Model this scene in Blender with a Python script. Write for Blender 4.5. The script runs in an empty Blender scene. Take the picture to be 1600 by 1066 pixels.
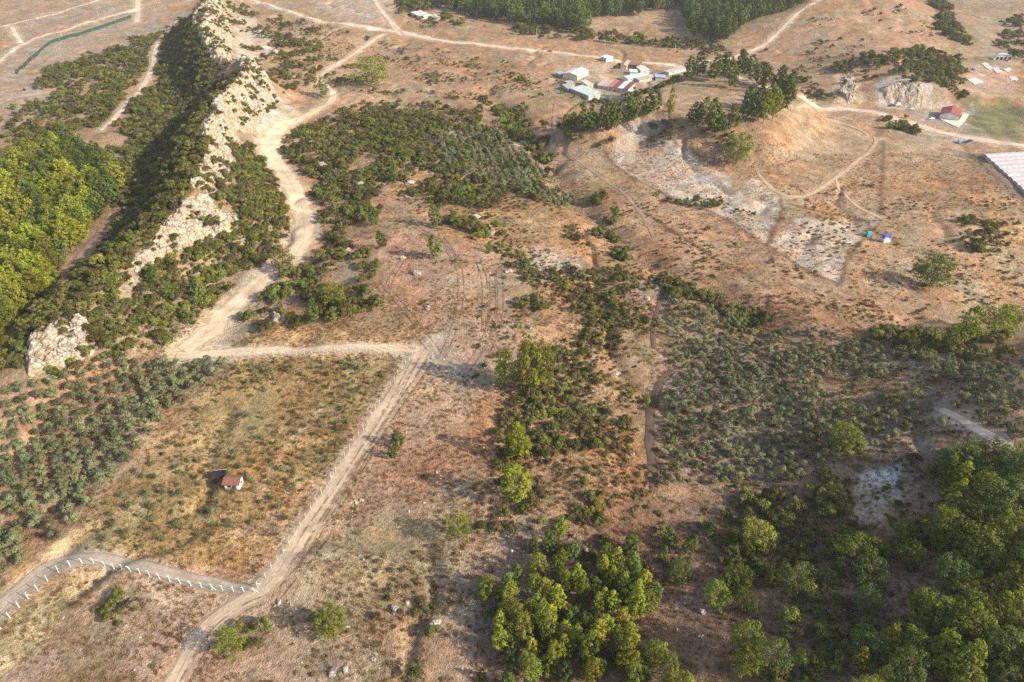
import bpy, bmesh, math, random
import numpy as np
from mathutils import Vector, Matrix, Euler, noise as mnoise

# ------------------------------------------------------------------ camera, sky, sun, exposure
SC = bpy.context.scene
COL = SC.collection
CAM_H = 150.0
PITCH = math.radians(35.0)
FPX = 1067.0                      # focal length in photo pixels (1600 wide)
cam = bpy.data.cameras.new('camera')
cam.lens = 24.0; cam.sensor_width = 36.0; cam.clip_start = 1.0; cam.clip_end = 9000.0
camo = bpy.data.objects.new('camera', cam); COL.objects.link(camo)
camo.location = (0, 0, CAM_H); camo.rotation_euler = (math.pi / 2 - PITCH, 0, 0)
SC.camera = camo

SUN_EL = math.radians(29.0)
SUN_AZ = math.radians(112.0)      # clockwise from +Y
to_sun = Vector((math.sin(SUN_AZ) * math.cos(SUN_EL), math.cos(SUN_AZ) * math.cos(SUN_EL), math.sin(SUN_EL)))
world = bpy.data.worlds.new('World'); SC.world = world; world.use_nodes = True
nt = world.node_tree; nt.nodes.clear()
sky = nt.nodes.new('ShaderNodeTexSky'); sky.sky_type = 'NISHITA'; sky.sun_disc = False
sky.sun_elevation = SUN_EL; sky.sun_rotation = SUN_AZ; sky.air_density = 1.2; sky.dust_density = 2.0
bg = nt.nodes.new('ShaderNodeBackground'); bg.inputs[1].default_value = 0.11
wo = nt.nodes.new('ShaderNodeOutputWorld')
nt.links.new(sky.outputs[0], bg.inputs[0]); nt.links.new(bg.outputs[0], wo.inputs[0])
sun = bpy.data.lights.new('sun', 'SUN'); sun.energy = 5.0; sun.angle = math.radians(0.6); sun.color = (1.0, 0.86, 0.68)
suno = bpy.data.objects.new('sun', sun); COL.objects.link(suno)
suno.rotation_euler = (-to_sun).to_track_quat('-Z', 'Y').to_euler(); suno.location = to_sun * 400
SC.view_settings.view_transform = 'Standard'; SC.view_settings.look = 'None'
SC.view_settings.exposure = 0.96; SC.view_settings.gamma = 1.0
SC.cycles.use_denoising = False; SC.cycles.sample_clamp_indirect = 4.0
SC.cycles.max_bounces = 5; SC.cycles.diffuse_bounces = 2; SC.cycles.glossy_bounces = 2
SC.cycles.transmission_bounces = 3; SC.cycles.transparent_max_bounces = 8; SC.cycles.volume_bounces = 0

rng = np.random.default_rng(7)
random.seed(7)

# ------------------------------------------------------------------ noise and geometry helpers (numpy)
def _hash(ix, iy, seed):
    n = (ix.astype(np.int64) * 374761393 + iy.astype(np.int64) * 668265263 + seed * 974711) & 0xFFFFFFFF
    n = ((n ^ (n >> 13)) * 1274126177) & 0xFFFFFFFF
    n = ((n ^ (n >> 16)) * 2246822519) & 0xFFFFFFFF
    return ((n ^ (n >> 15)) & 0xFFFFFF) / float(0xFFFFFF)
def vnoise(x, y, seed=0):
    ix = np.floor(x); iy = np.floor(y); fx = x - ix; fy = y - iy
    fx = fx * fx * (3 - 2 * fx); fy = fy * fy * (3 - 2 * fy)
    a = _hash(ix, iy, seed); b = _hash(ix + 1, iy, seed); c = _hash(ix, iy + 1, seed); d = _hash(ix + 1, iy + 1, seed)
    return (a + (b - a) * fx) * (1 - fy) + (c + (d - c) * fx) * fy
def fbm(x, y, scale, seed=0, octv=3):
    s = 0.0; a = 1.0; t = 0.0; f = 1.0 / scale
    for k in range(octv):
        s = s + a * (vnoise(x * f + 17.3 * k, y * f - 9.1 * k, seed + k) * 2 - 1); t += a; a *= 0.5; f *= 2.03
    return s / t
def worley(x, y, scale, seed=0):
    x = x / scale; y = y / scale; ix = np.floor(x); iy = np.floor(y)
    d1 = np.full(x.shape, 9.0); d2 = d1.copy(); idv = np.zeros(x.shape)
    for i in (-1, 0, 1):
        for j in (-1, 0, 1):
            cx = ix + i; cy = iy + j
            px = cx + _hash(cx, cy, seed); py = cy + _hash(cx, cy, seed + 5)
            d = np.hypot(px - x, py - y); h = _hash(cx, cy, seed + 9)
            near = d < d1
            d2 = np.where(near, d1, np.minimum(d2, d)); idv = np.where(near, h, idv); d1 = np.where(near, d, d1)
    return d1, d2, idv
def sstep(a, b, x):
    t = np.clip((x - a) / (b - a), 0, 1); return t * t * (3 - 2 * t)
def polydist(P, pts, vals=None):
    """distance of points P (n,2) to a polyline; also signed side (+ = right of travel) and interpolated vals"""
    n = len(P); best = np.full(n, 1e18); side = np.zeros(n); run = np.zeros(n); seg = np.zeros(n, int); tt = np.zeros(n)
    pts = np.asarray(pts, float); PX = P[:, 0]; PY = P[:, 1]
    for k in range(len(pts) - 1):
        ax, ay = pts[k]; bx, by = pts[k + 1] - pts[k]; L2 = bx * bx + by * by + 1e-9
        qx = PX - ax; qy = PY - ay
        t = np.clip((qx * bx + qy * by) / L2, 0, 1)
        d = (qx - t * bx) ** 2 + (qy - t * by) ** 2
        m = np.where(d < best)[0]
        if len(m):
            best[m] = d[m]; side[m] = (by * qx[m] - bx * qy[m]); seg[m] = k; tt[m] = t[m]
    if vals is None: val = None
    elif np.ndim(vals[0]) == 0: vals = np.asarray(vals, float); val = vals[seg] + (vals[seg + 1] - vals[seg]) * tt
    else: val = [np.asarray(v, float)[seg] * (1 - tt) + np.asarray(v, float)[seg + 1] * tt for v in vals]
    return np.sqrt(best), np.sign(side), val, run
def inpoly(P, poly):
    x = P[:, 0]; y = P[:, 1]; c = np.zeros(len(P), bool); n = len(poly); j = n - 1
    for i in range(n):
        xi, yi = poly[i]; xj, yj = poly[j]
        c ^= ((yi > y) != (yj > y)) & (x < (xj - xi) * (y - yi) / (yj - yi + 1e-12) + xi)
        j = i
    return c
def polysd(P, poly):
    d = polydist(P, np.vstack([poly, poly[:1]]))[0]
    return np.where(inpoly(P, poly), d, -d)
CP, SP = math.cos(PITCH), math.sin(PITCH)
def ray(px):
    px = np.atleast_2d(np.asarray(px, float)); u = (px[:, 0] - 800) / FPX; v = (533 - px[:, 1]) / FPX
    return np.stack([u, CP + v * SP, -SP + v * CP], 1)
def plane_hit(px, z):
    r = ray(px); t = (np.asarray(z, float) - CAM_H) / r[:, 2]
    return np.stack([r[:, 0] * t, r[:, 1] * t], 1)
def project(x, y, z):
    dz = z - CAM_H; depth = y * CP - dz * SP; up = y * SP + dz * CP
    return 800 + FPX * x / depth, 533 - FPX * up / depth, depth

# ------------------------------------------------------------------ terrain heights
CREST_PX = np.array([(-150, 720), (-60, 640), (20, 570), (95, 505), (190, 415), (285, 325), (318, 262), (325, 205), (345, 165), (375, 128), (396, 100), (352, 92), (322, 45), (328, 12), (360, -20), (430, -40)], float)
CREST_Z = np.array([0, 5, 9, 14, 18, 21, 23, 25, 26, 27, 26, 24, 26, 26, 15, 0], float)
CREST_DROP = np.array([0, 0, 0, 0, 1, 2, 3, 4, 5, 5, 5, 5, 5, 4, 2, 0], float)
CREST = plane_hit(CREST_PX, CREST_Z)
CREST_WALL = np.array([.1, .1, .15, .25, .25, .3, .4, .6, .65, .65, .6, .6, .65, .65, .4, .1])
CREST_W = np.array([30, 30, 32, 36, 42, 46, 42, 34, 34, 34, 34, 36, 38, 40, 40, 40], float)
MOUND = plane_hit([(930, 190), (985, 168), (1060, 135), (1100, 112), (1215, 128), (1240, 160), (1190, 205), (1130, 203), (1060, 193), (1000, 180)], 13)
BANK = plane_hit([(1395, 112)], 10)[0]
SHOULDER = plane_hit([(700, 430)], 5)[0]
GULLY = plane_hit([(760, 140), (800, 180), (845, 240), (885, 300), (935, 345), (975, 395), (1040, 440), (1120, 470), (1190, 520)], -2)
TOPHILL = plane_hit([(1330, 30)], 12)[0]

def height(x, y):
    x = np.asarray(x, float); y = np.asarray(y, float); sh = x.shape
    X = x.ravel(); Y = y.ravel(); P = np.stack([X, Y], 1)
    h = 3.4 * fbm(X, Y, 120, 3, 2) + 1.7 * fbm(X, Y, 36, 11, 2) + 0.3 * fbm(X, Y, 9, 21, 2) - 1.5 * np.exp(-(fbm(X, Y, 70, 15, 3) / 0.055) ** 2)
    # ridge on the left
    d, s, (zc, wl, wd, dr), _ = polydist(P, CREST, [CREST_Z, CREST_WALL, CREST_W, CREST_DROP])
    dn = d + 2.5 * fbm(X, Y, 14, 31, 2) * np.clip(d / 6, 0, 1)
    rgt = zc * (wl * np.exp(-np.maximum(dn - 1.5, 0) / 7.0) + (1 - wl) * (1 - sstep(0, 1, dn / wd)))
    lft = zc * (1 - sstep(0, 1, dn / 46.0)) - dr * sstep(10, 70, dn)
    ridge = np.where(s > 0, rgt, lft)
    h = h * (1 - 0.5 * sstep(30, 0, d)) + ridge
    h += np.where(s > 0, np.clip(1 - d / 26, 0, 1) * wl * (3.2 * fbm(X, Y, 11, 81, 3)), 0)
    # mound with pines, cut bank, shoulder, field hill, gully
    mb = np.all((P > MOUND.min(0) - 80) & (P < MOUND.max(0) + 80), 1); q = np.full(len(X), -99.0)
    if mb.any(): q[mb] = polysd(P[mb], MOUND) + 5 * fbm(X[mb], Y[mb], 30, 71, 2)
    rl = np.clip(1 - np.abs(q + 14) / 22, 0, 1); h += 20 * sstep(-38, 8, q) ** 1.1 + rl * (1.1 * fbm(X, Y, 6, 75, 3) + 0.7 * np.sin(q * 0.55))
    bx = (X - BANK[0]) / 55; by = (Y - BANK[1]); h += 15 * np.exp(-bx ** 2) * sstep(-62, -46, by + 6 * fbm(X, Y, 25, 41, 2)) * np.exp(-np.clip(by, 0, None) ** 2 / 90 ** 2)
    h += 7 * np.exp(-(((X - SHOULDER[0]) / 60) ** 2 + ((Y - SHOULDER[1]) / 75) ** 2))
    th = np.exp(-(((X - TOPHILL[0]) / 120) ** 2 + ((Y - TOPHILL[1]) / 130) ** 2)); h += 32 * th + 4.5 * th * fbm(X, Y, 45, 91, 3)
    g = polydist(P, GULLY)[0]; h -= 4.0 * np.exp(-(g / 9.0) ** 2)
    # the slope that climbs to the lower right, away from the light
    e = 0.82 * X - 0.57 * Y + 22 + 5 * fbm(X, Y, 45, 51, 2); e = 0.5 * (e + np.sqrt(e * e + 260))
    h += np.minimum(0.43 * e, 26 + 0.20 * e) * sstep(215, 125, Y - 0.12 * X)
    # far country climbs gently into hills
    h += 0.02 * np.clip(Y - 700, 0, None) + 70 * sstep(1300, 4200, Y) * (0.6 + 0.6 * fbm(X, Y, 900, 61, 3))
    return h.reshape(sh)

# the sheet's grid: fine where the valley is, coarse towards the horizon
def spaced(a0, a1, d0, grow, lim):
    out = [a0]; d = d0
    while out[-1] < a1: out.append(out[-1] + d); d = min(d * grow, lim)
    return out
xs_p = list(np.arange(0, 150, 0.95)) + spaced(150, 640, 0.95, 1.012, 3.2) ; xs_p += spaced(xs_p[-1] + 5, 5000, 8, 1.22, 500)
xs = np.array([-v for v in xs_p[:0:-1]] + xs_p)
ys = [-v for v in spaced(0, 900, 12, 1.3, 200)[:0:-1]] + list(np.arange(0, 60, 3.0)) + list(np.arange(60, 300, 0.95)) + spaced(300, 1150, 0.95, 1.006, 3.4)
ys = np.array(ys + spaced(ys[-1] + 5, 6500, 8, 1.15, 400))
GX, GY = np.meshgrid(xs, ys); nx, ny = len(xs), len(ys)
GZ = height(GX, GY)
height_exact = height
def height(x, y):
    """height on the sheet itself (bilinear on its grid)"""
    x = np.asarray(x, float); y = np.asarray(y, float)
    i = np.clip(np.searchsorted(xs, x) - 1, 0, nx - 2); j = np.clip(np.searchsorted(ys, y) - 1, 0, ny - 2)
    fx = np.clip((x - xs[i]) / (xs[i + 1] - xs[i]), 0, 1); fy = np.clip((y - ys[j]) / (ys[j + 1] - ys[j]), 0, 1)
    return (GZ[j, i] * (1 - fx) + GZ[j, i + 1] * fx) * (1 - fy) + (GZ[j + 1, i] * (1 - fx) + GZ[j + 1, i + 1] * fx) * fy
def hit(px):
    """photo pixel -> point on the terrain"""
    r = ray(px); n = len(r); t0 = (80 - CAM_H) / r[:, 2]; t1 = np.minimum((-18 - CAM_H) / r[:, 2], 4000)
    lo = t0.copy(); hi = t1.copy(); done = np.zeros(n, bool); prev = t0.copy()
    K = 160
    for k in range(1, K + 1):
        t = t0 + (t1 - t0) * k / K
        z = CAM_H + r[:, 2] * t
        below = z < height(r[:, 0] * t, r[:, 1] * t)
        m = below & ~done; lo[m] = prev[m]; hi[m] = t[m]; done |= below; prev = t
    for _ in range(14):
        t = (lo + hi) / 2; b = CAM_H + r[:, 2] * t < height(r[:, 0] * t, r[:, 1] * t)
        hi = np.where(b, t, hi); lo = np.where(b, lo, t)
    t = (lo + hi) / 2
    return np.stack([r[:, 0] * t, r[:, 1] * t], 1)
def smooth(pts, it=2):
    pts = np.asarray(pts, float)
    for _ in range(it):
        q = np.empty((2 * len(pts) - 2, pts.shape[1])); q[0::2] = .75 * pts[:-1] + .25 * pts[1:]; q[1::2] = .25 * pts[:-1] + .75 * pts[1:]
        pts = np.vstack([pts[:1], q, pts[-1:]])
    return pts
def H1(x, y): return float(height(np.array([x]), np.array([y]))[0])

# ------------------------------------------------------------------ object helpers
def tag(o, label=None, cat=None, group=None, kind=None):
    if label: o['label'] = label
    if cat: o['category'] = cat
    if group: o['group'] = group
    if kind: o['kind'] = kind
    return o
def mesh_np(name, v, f, mat=None, attrs=None, smooth_=False):
    """v (n,3); f (m,k) all with the same k"""
    me = bpy.data.meshes.new(name); v = np.asarray(v, np.float32); f = np.asarray(f, np.int32)
    me.vertices.add(len(v)); me.vertices.foreach_set('co', v.ravel())
    k = f.shape[1]; me.loops.add(f.size); me.loops.foreach_set('vertex_index', f.ravel())
    me.polygons.add(len(f)); me.polygons.foreach_set('loop_start', np.arange(0, f.size, k, dtype=np.int32))
    try: me.polygons.foreach_set('loop_total', np.full(len(f), k, np.int32))
    except Exception: pass
    me.polygons.foreach_set('use_smooth', np.full(len(f), smooth_))
    for an, (ty, arr) in (attrs or {}).items():
        a = me.attributes.new(an, ty, 'POINT')
        if ty == 'FLOAT_COLOR':
            c = np.ones((len(v), 4), np.float32); c[:, :3] = arr; a.data.foreach_set('color', c.ravel())
        else: a.data.foreach_set('value', np.asarray(arr, np.float32))
    if mat: me.materials.append(mat)
    me.update(); me.validate()
    return me
def ob(name, me, parent=None, loc=None):
    o = bpy.data.objects.new(name, me); COL.objects.link(o)
    if parent: o.parent = parent
    if loc is not None: o.location = loc
    return o
def empty(name, loc, rz=0):
    o = bpy.data.objects.new(name, None); COL.objects.link(o); o.location = loc; o.rotation_euler = (0, 0, rz)
    o.empty_display_size = 0.5
    return o
class MB:
    def __init__(s): s.v = []; s.f = []
    def add(s, v, f):
        b = len(s.v); s.v += [tuple(p) for p in v]; s.f += [tuple(i + b for i in q) for q in f]; return s
    def box(s, c, d, rz=0):
        x, y, z = c; a, b, h = d[0] / 2, d[1] / 2, d[2] / 2; co, si = math.cos(rz), math.sin(rz)
        v = []
        for k in (-h, h):
            for i, j in ((-a, -b), (a, -b), (a, b), (-a, b)): v.append((x + i * co - j * si, y + i * si + j * co, z + k))
        return s.add(v, [(3, 2, 1, 0), (4, 5, 6, 7), (0, 1, 5, 4), (1, 2, 6, 5), (2, 3, 7, 6), (3, 0, 4, 7)])
    def bar(s, p, q, r0, r1=None, n=6):
        r1 = r0 if r1 is None else r1; p = Vector(p); q = Vector(q); d = (q - p).normalized()
        a = d.orthogonal().normalized(); b = d.cross(a); v = []
        for c, r in ((p, r0), (q, r1)):
            for k in range(n): t = 2 * math.pi * k / n; v.append(c + a * (r * math.cos(t)) + b * (r * math.sin(t)))
        f = [(k, (k + 1) % n, n + (k + 1) % n, n + k) for k in range(n)] + [tuple(range(n - 1, -1, -1)), tuple(range(n, 2 * n))]
        return s.add(v, f)
    def mesh(s, name, mat, smooth_=False):
        me = bpy.data.meshes.new(name); me.from_pydata([tuple(p) for p in s.v], [], s.f); me.materials.append(mat)
        bm = bmesh.new(); bm.from_mesh(me); bmesh.ops.recalc_face_normals(bm, faces=bm.faces); bm.to_mesh(me); bm.free()
        if smooth_: me.polygons.foreach_set('use_smooth', [True] * len(me.polygons))
        me.update(); return me
    def ob(s, name, mat, parent=None, loc=None, smooth_=False): return ob(name, s.mesh(name, mat, smooth_), parent, loc)

# ------------------------------------------------------------------ materials
def nodes(name):
    m = bpy.data.materials.new(name); m.use_nodes = True; t = m.node_tree; t.nodes.clear()
    o = t.nodes.new('ShaderNodeOutputMaterial'); return m, t, o
def N(t, ty, **kw):
    n = t.nodes.new(ty)
    for k, v in kw.items():
        if k in n.inputs: n.inputs[k].default_value = v
        else: setattr(n, k, v)
    return n
def rampn(t, stops):
    r = t.nodes.new('ShaderNodeValToRGB'); e = r.color_ramp.elements
    while len(e) < len(stops): e.new(0.5)
    for q, (p, c) in zip(e, stops): q.position = p; q.color = (c + (1,)) if len(c) == 3 else c
    return r
def mixc(t, fac, a, b, mode='MIX'):
    n = t.nodes.new('ShaderNodeMix'); n.data_type = 'RGBA'; n.blend_type = mode
    for sock, v in ((n.inputs[0], fac), (n.inputs[6], a), (n.inputs[7], b)):
        if isinstance(v, (int, float)): sock.default_value = v
        elif isinstance(v, tuple): sock.default_value = v if len(v) == 4 else v + (1,)
        else: t.links.new(v, sock)
    return n.outputs[2]
def g(v): return (v, v, v)

def mat_paint(name, col, rough=0.7, var=0.18, scale=1.5, metal=0.0):
    m, t, o = nodes(name)
    tc = N(t, 'ShaderNodeTexCoord'); n1 = N(t, 'ShaderNodeTexNoise', Scale=scale, Detail=5.0); t.links.new(tc.outputs['Object'], n1.inputs['Vector'])
    r = rampn(t, [(0.3, g(1 - var * 1.6)), (0.7, g(1 + var * 0.6))]); t.links.new(n1.outputs[0], r.inputs[0])
    c = mixc(t, 1.0, tuple(col), r.outputs[0], 'MULTIPLY')
    b = N(t, 'ShaderNodeBsdfPrincipled'); b.inputs['Roughness'].default_value = rough; b.inputs['Metallic'].default_value = metal
    t.links.new(c, b.inputs['Base Color']); t.links.new(b.outputs[0], o.inputs[0]); return m

def mat_ground():
    m, t, o = nodes('dry_ground')
    a = N(t, 'ShaderNodeAttribute', attribute_name='gcol'); tf = N(t, 'ShaderNodeAttribute', attribute_name='tuft')
    geo = N(t, 'ShaderNodeNewGeometry')
    def noi(sc, det=4.0, rough=0.6):
        n = N(t, 'ShaderNodeTexNoise', Scale=sc, Detail=det, Roughness=rough); t.links.new(geo.outputs['Position'], n.inputs['Vector']); return n.outputs[0]
    n1 = noi(0.9, 2.0); n2 = noi(0.16, 3.0, 0.65); n3 = noi(3.2, 2.0)
    c = a.outputs[0]
    nn = N(t, 'ShaderNodeTexNoise', Scale=2.0, Detail=1.0); t.links.new(geo.outputs['Position'], nn.inputs['Vector'])
    for n, lo, hi in ((n2, 0.70, 1.30), (n1, 0.62, 1.36), (n3, 0.68, 1.32)):
        r = rampn(t, [(0.28, g(lo)), (0.72, g(hi))]); t.links.new(n, r.inputs[0]); c = mixc(t, 1.0, c, r.outputs[0], 'MULTIPLY')
    # redder / paler drift
    nh = noi(0.05, 2.0); r = rampn(t, [(0.35, (1.10, 0.94, 0.82)), (0.65, (0.96, 1.03, 1.08))]); t.links.new(nh, r.inputs[0]); c = mixc(t, 1.0, c, r.outputs[0], 'MULTIPLY')
    # dry weeds: dark and straw specks, only where the tuft attribute says
    for sc, col, lo, hi, seed in ((0.75, (0.085, 0.058, 0.034), 0.30, 0.06, 0), (1.5, (0.42, 0.30, 0.15), 0.34, 0.10, 7)):
        v = N(t, 'ShaderNodeTexVoronoi', Scale=sc); mp = N(t, 'ShaderNodeMapping'); mp.inputs['Location'].default_value = (seed * 3.1, seed * 1.7, seed); t.links.new(geo.outputs['Position'], mp.inputs[0])
        va = N(t, 'ShaderNodeVectorMath', operation='MULTIPLY_ADD'); t.links.new(nn.outputs['Color'], va.inputs[0]); va.inputs[1].default_value = (1.4, 1.4, 1.4); t.links.new(mp.outputs[0], va.inputs[2])
        t.links.new(va.outputs[0], v.inputs['Vector'])
        r = rampn(t, [(hi, g(1.0)), (lo, g(0.0))]); t.links.new(v.outputs['Distance'], r.inputs[0])
        mm = N(t, 'ShaderNodeMath', operation='MULTIPLY'); t.links.new(r.outputs[0], mm.inputs[0]); t.links.new(tf.outputs['Fac'], mm.inputs[1])
        c = mixc(t, mm.outputs[0], c, col)
    # pale stones
    v = N(t, 'ShaderNodeTexVoronoi', Scale=0.9); t.links.new(geo.outputs['Position'], v.inputs['Vector'])
    r = rampn(t, [(0.05, g(1.0)), (0.11, g(0.0))]); t.links.new(v.outputs['Distance'], r.inputs[0]); c = mixc(t, r.outputs[0], c, (0.50, 0.44, 0.37))
    b = N(t, 'ShaderNodeBsdfPrincipled'); b.inputs['Roughness'].default_value = 0.95; b.inputs['Specular IOR Level'].default_value = 0.15
    ad = N(t, 'ShaderNodeMath', operation='ADD'); t.links.new(n1, ad.inputs[0]); t.links.new(n3, ad.inputs[1])
    bp = N(t, 'ShaderNodeBump', Strength=0.9, Distance=0.5); t.links.new(ad.outputs[0], bp.inputs['Height'])
    t.links.new(bp.outputs[0], b.inputs['Normal']); t.links.new(c, b.inputs['Base Color']); t.links.new(b.outputs[0], o.inputs[0]); return m

def mat_road(name, col, broken=False):
    m, t, o = nodes(name); geo = N(t, 'ShaderNodeNewGeometry'); ac = N(t, 'ShaderNodeAttribute', attribute_name='across')
    def noi(sc, det=4.0):
        n = N(t, 'ShaderNodeTexNoise', Scale=sc, Detail=det, Roughness=0.65); t.links.new(geo.outputs['Position'], n.inputs['Vector']); return n.outputs[0]
    n1 = noi(1.1); n2 = noi(0.14); n3 = noi(4.0)
    c = None
    for n, lo, hi in ((n1, 0.80, 1.16), (n2, 0.72, 1.2), (n3, 0.82, 1.15)):
        r = rampn(t, [(0.3, g(lo)), (0.7, g(hi))]); t.links.new(n, r.inputs[0])
        c = mixc(t, 1.0, tuple(col) if c is None else c, r.outputs[0], 'MULTIPLY')
    # wheel lines: compacted, slightly darker bands along the track
    wn = N(t, 'ShaderNodeMath', operation='MULTIPLY_ADD'); t.links.new(n2, wn.inputs[0]); wn.inputs[1].default_value = 0.5; t.links.new(ac.outputs['Fac'], wn.inputs[2])
    w = N(t, 'ShaderNodeMath', operation='MULTIPLY'); t.links.new(wn.outputs[0], w.inputs[0]); w.inputs[1].default_value = 9.0
    sn = N(t, 'ShaderNodeMath', operation='SINE'); t.links.new(w.outputs[0], sn.inputs[0])
    r = rampn(t, [(0.0, g(0.0)), (0.75, g(0.0)), (1.0, g(0.30))]); t.links.new(sn.outputs[0], r.inputs[0])
    c = mixc(t, r.outputs[0], c, tuple(0.55 * k for k in col))
    b = N(t, 'ShaderNodeBsdfPrincipled'); b.inputs['Roughness'].default_value = 0.95; b.inputs['Specular IOR Level'].default_value = 0.15
    ad = N(t, 'ShaderNodeMath', operation='ADD'); t.links.new(n1, ad.inputs[0]); t.links.new(r.outputs[0], ad.inputs[1])
    bp = N(t, 'ShaderNodeBump', Strength=0.5, Distance=0.25); t.links.new(ad.outputs[0], bp.inputs['Height']); t.links.new(bp.outputs[0], b.inputs['Normal'])
    t.links.new(c, b.inputs['Base Color']); t.links.new(b.outputs[0], o.inputs[0])
    if not broken:   # verges fray into the dust beside the track
        ab = N(t, 'ShaderNodeMath', operation='ABSOLUTE'); t.links.new(ac.outputs['Fac'], ab.inputs[0]); nv = noi(0.55, 4.0)
        ed = N(t, 'ShaderNodeMath', operation='MULTIPLY_ADD'); t.links.new(nv, ed.inputs[0]); ed.inputs[1].default_value = 0.9; t.links.new(ab.outputs[0], ed.inputs[2])
        rr = rampn(t, [(0.5, g(0.0)), (0.68, g(1.0))]); sb = N(t, 'ShaderNodeMath', operation='MULTIPLY_ADD'); t.links.new(ed.outputs[0], sb.inputs[0]); sb.inputs[1].default_value = 0.5; sb.inputs[2].default_value = -0.05; t.links.new(sb.outputs[0], rr.inputs[0])
        tp = N(t, 'ShaderNodeBsdfTransparent'); mx = N(t, 'ShaderNodeMixShader'); t.links.new(rr.outputs[0], mx.inputs[0]); t.links.new(b.outputs[0], mx.inputs[1]); t.links.new(tp.outputs[0], mx.inputs[2]); t.links.new(mx.outputs[0], o.inputs[0])
    if broken:   # churned soil: the mark comes and goes
        nb_ = noi(0.45, 3.0); rr = rampn(t, [(0.42, g(0.0)), (0.62, g(0.85))]); t.links.new(nb_, rr.inputs[0]); tp = N(t, 'ShaderNodeBsdfTransparent'); mx = N(t, 'ShaderNodeMixShader'); t.links.new(rr.outputs[0], mx.inputs[0]); t.links.new(tp.outputs[0], mx.inputs[1]); t.links.new(b.outputs[0], mx.inputs[2]); t.links.new(mx.outputs[0], o.inputs[0])
    return m

def mat_leaf(name, dark, lite, hue=0.03, trans=0.22):
    m, t, o = nodes(name); a = N(t, 'ShaderNodeAttribute', attribute_name='tint'); oi = N(t, 'ShaderNodeObjectInfo')
    r = rampn(t, [(0.0, dark), (0.65, tuple((d + l) / 2 for d, l in zip(dark, lite))), (1.0, lite)]); t.links.new(a.outputs['Fac'], r.inputs[0])
    h = N(t, 'ShaderNodeHueSaturation'); t.links.new(r.outputs[0], h.inputs['Color'])
    mh = N(t, 'ShaderNodeMapRange'); t.links.new(oi.outputs['Random'], mh.inputs[0]); mh.inputs[3].default_value = 0.5 - hue; mh.inputs[4].default_value = 0.5 + hue; t.links.new(mh.outputs[0], h.inputs['Hue'])
    ml = N(t, 'ShaderNodeMath', operation='MULTIPLY'); t.links.new(oi.outputs['Random'], ml.inputs[0]); ml.inputs[1].default_value = 7.31
    fr = N(t, 'ShaderNodeMath', operation='FRACT'); t.links.new(ml.outputs[0], fr.inputs[0])
    mv = N(t, 'ShaderNodeMapRange'); t.links.new(fr.outputs[0], mv.inputs[0]); mv.inputs[3].default_value = 0.62; mv.inputs[4].default_value = 1.38; t.links.new(mv.outputs[0], h.inputs['Value'])
    d = N(t, 'ShaderNodeBsdfDiffuse'); tr = N(t, 'ShaderNodeBsdfTranslucent'); mx = N(t, 'ShaderNodeMixShader'); mx.inputs[0].default_value = trans
    t.links.new(h.outputs[0], d.inputs[0]); t.links.new(h.outputs[0], tr.inputs[0]); t.links.new(d.outputs[0], mx.inputs[1]); t.links.new(tr.outputs[0], mx.inputs[2])
    t.links.new(mx.outputs[0], o.inputs[0]); return m

def mat_rock(name, col, warm=(0.62, 0.46, 0.27)):
    m, t, o = nodes(name); geo = N(t, 'ShaderNodeNewGeometry')
    def noi(sc, det=6.0):
        n = N(t, 'ShaderNodeTexNoise', Scale=sc, Detail=det, Roughness=0.68); t.links.new(geo.outputs['Position'], n.inputs['Vector']); return n.outputs[0]
    n1 = noi(0.35); n2 = noi(1.6); n3 = noi(0.12)
    r0 = rampn(t, [(0.35, g(0.0)), (0.62, g(1.0))]); t.links.new(n3, r0.inputs[0]); c = mixc(t, r0.outputs[0], tuple(col), tuple(warm))
    for n, lo, hi in ((n1, 0.45, 1.2), (n2, 0.42, 1.25)):
        r = rampn(t, [(0.3, g(lo)), (0.68, g(hi))]); t.links.new(n, r.inputs[0]); c = mixc(t, 1.0, c, r.outputs[0], 'MULTIPLY')
    for sc, w0, dk in ((0.30, 0.035, 0.38), (0.95, 0.05, 0.66)):     # joints and bedding cracks
        mp = N(t, 'ShaderNodeMapping'); mp.inputs['Scale'].default_value = (1.0, 0.6, 1.9); mp.inputs['Rotation'].default_value = (0.3, 0.2, 0.5); t.links.new(geo.outputs['Position'], mp.inputs[0])
        vo = N(t, 'ShaderNodeTexVoronoi', Scale=sc, feature='DISTANCE_TO_EDGE'); t.links.new(mp.outputs[0], vo.inputs['Vector'])
        r = rampn(t, [(0.0, g(dk)), (w0 * 2.2, g(1.0))]); t.links.new(vo.outputs['Distance'], r.inputs[0]); c = mixc(t, 1.0, c, r.outputs[0], 'MULTIPLY')
    b = N(t, 'ShaderNodeBsdfPrincipled'); b.inputs['Roughness'].default_value = 0.9; b.inputs['Specular IOR Level'].default_value = 0.2
    bp = N(t, 'ShaderNodeBump', Strength=1.0, Distance=0.5); t.links.new(n2, bp.inputs['Height']); t.links.new(bp.outputs[0], b.inputs['Normal'])
    t.links.new(c, b.inputs['Base Color']); t.links.new(b.outputs[0], o.inputs[0]); return m

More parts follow.
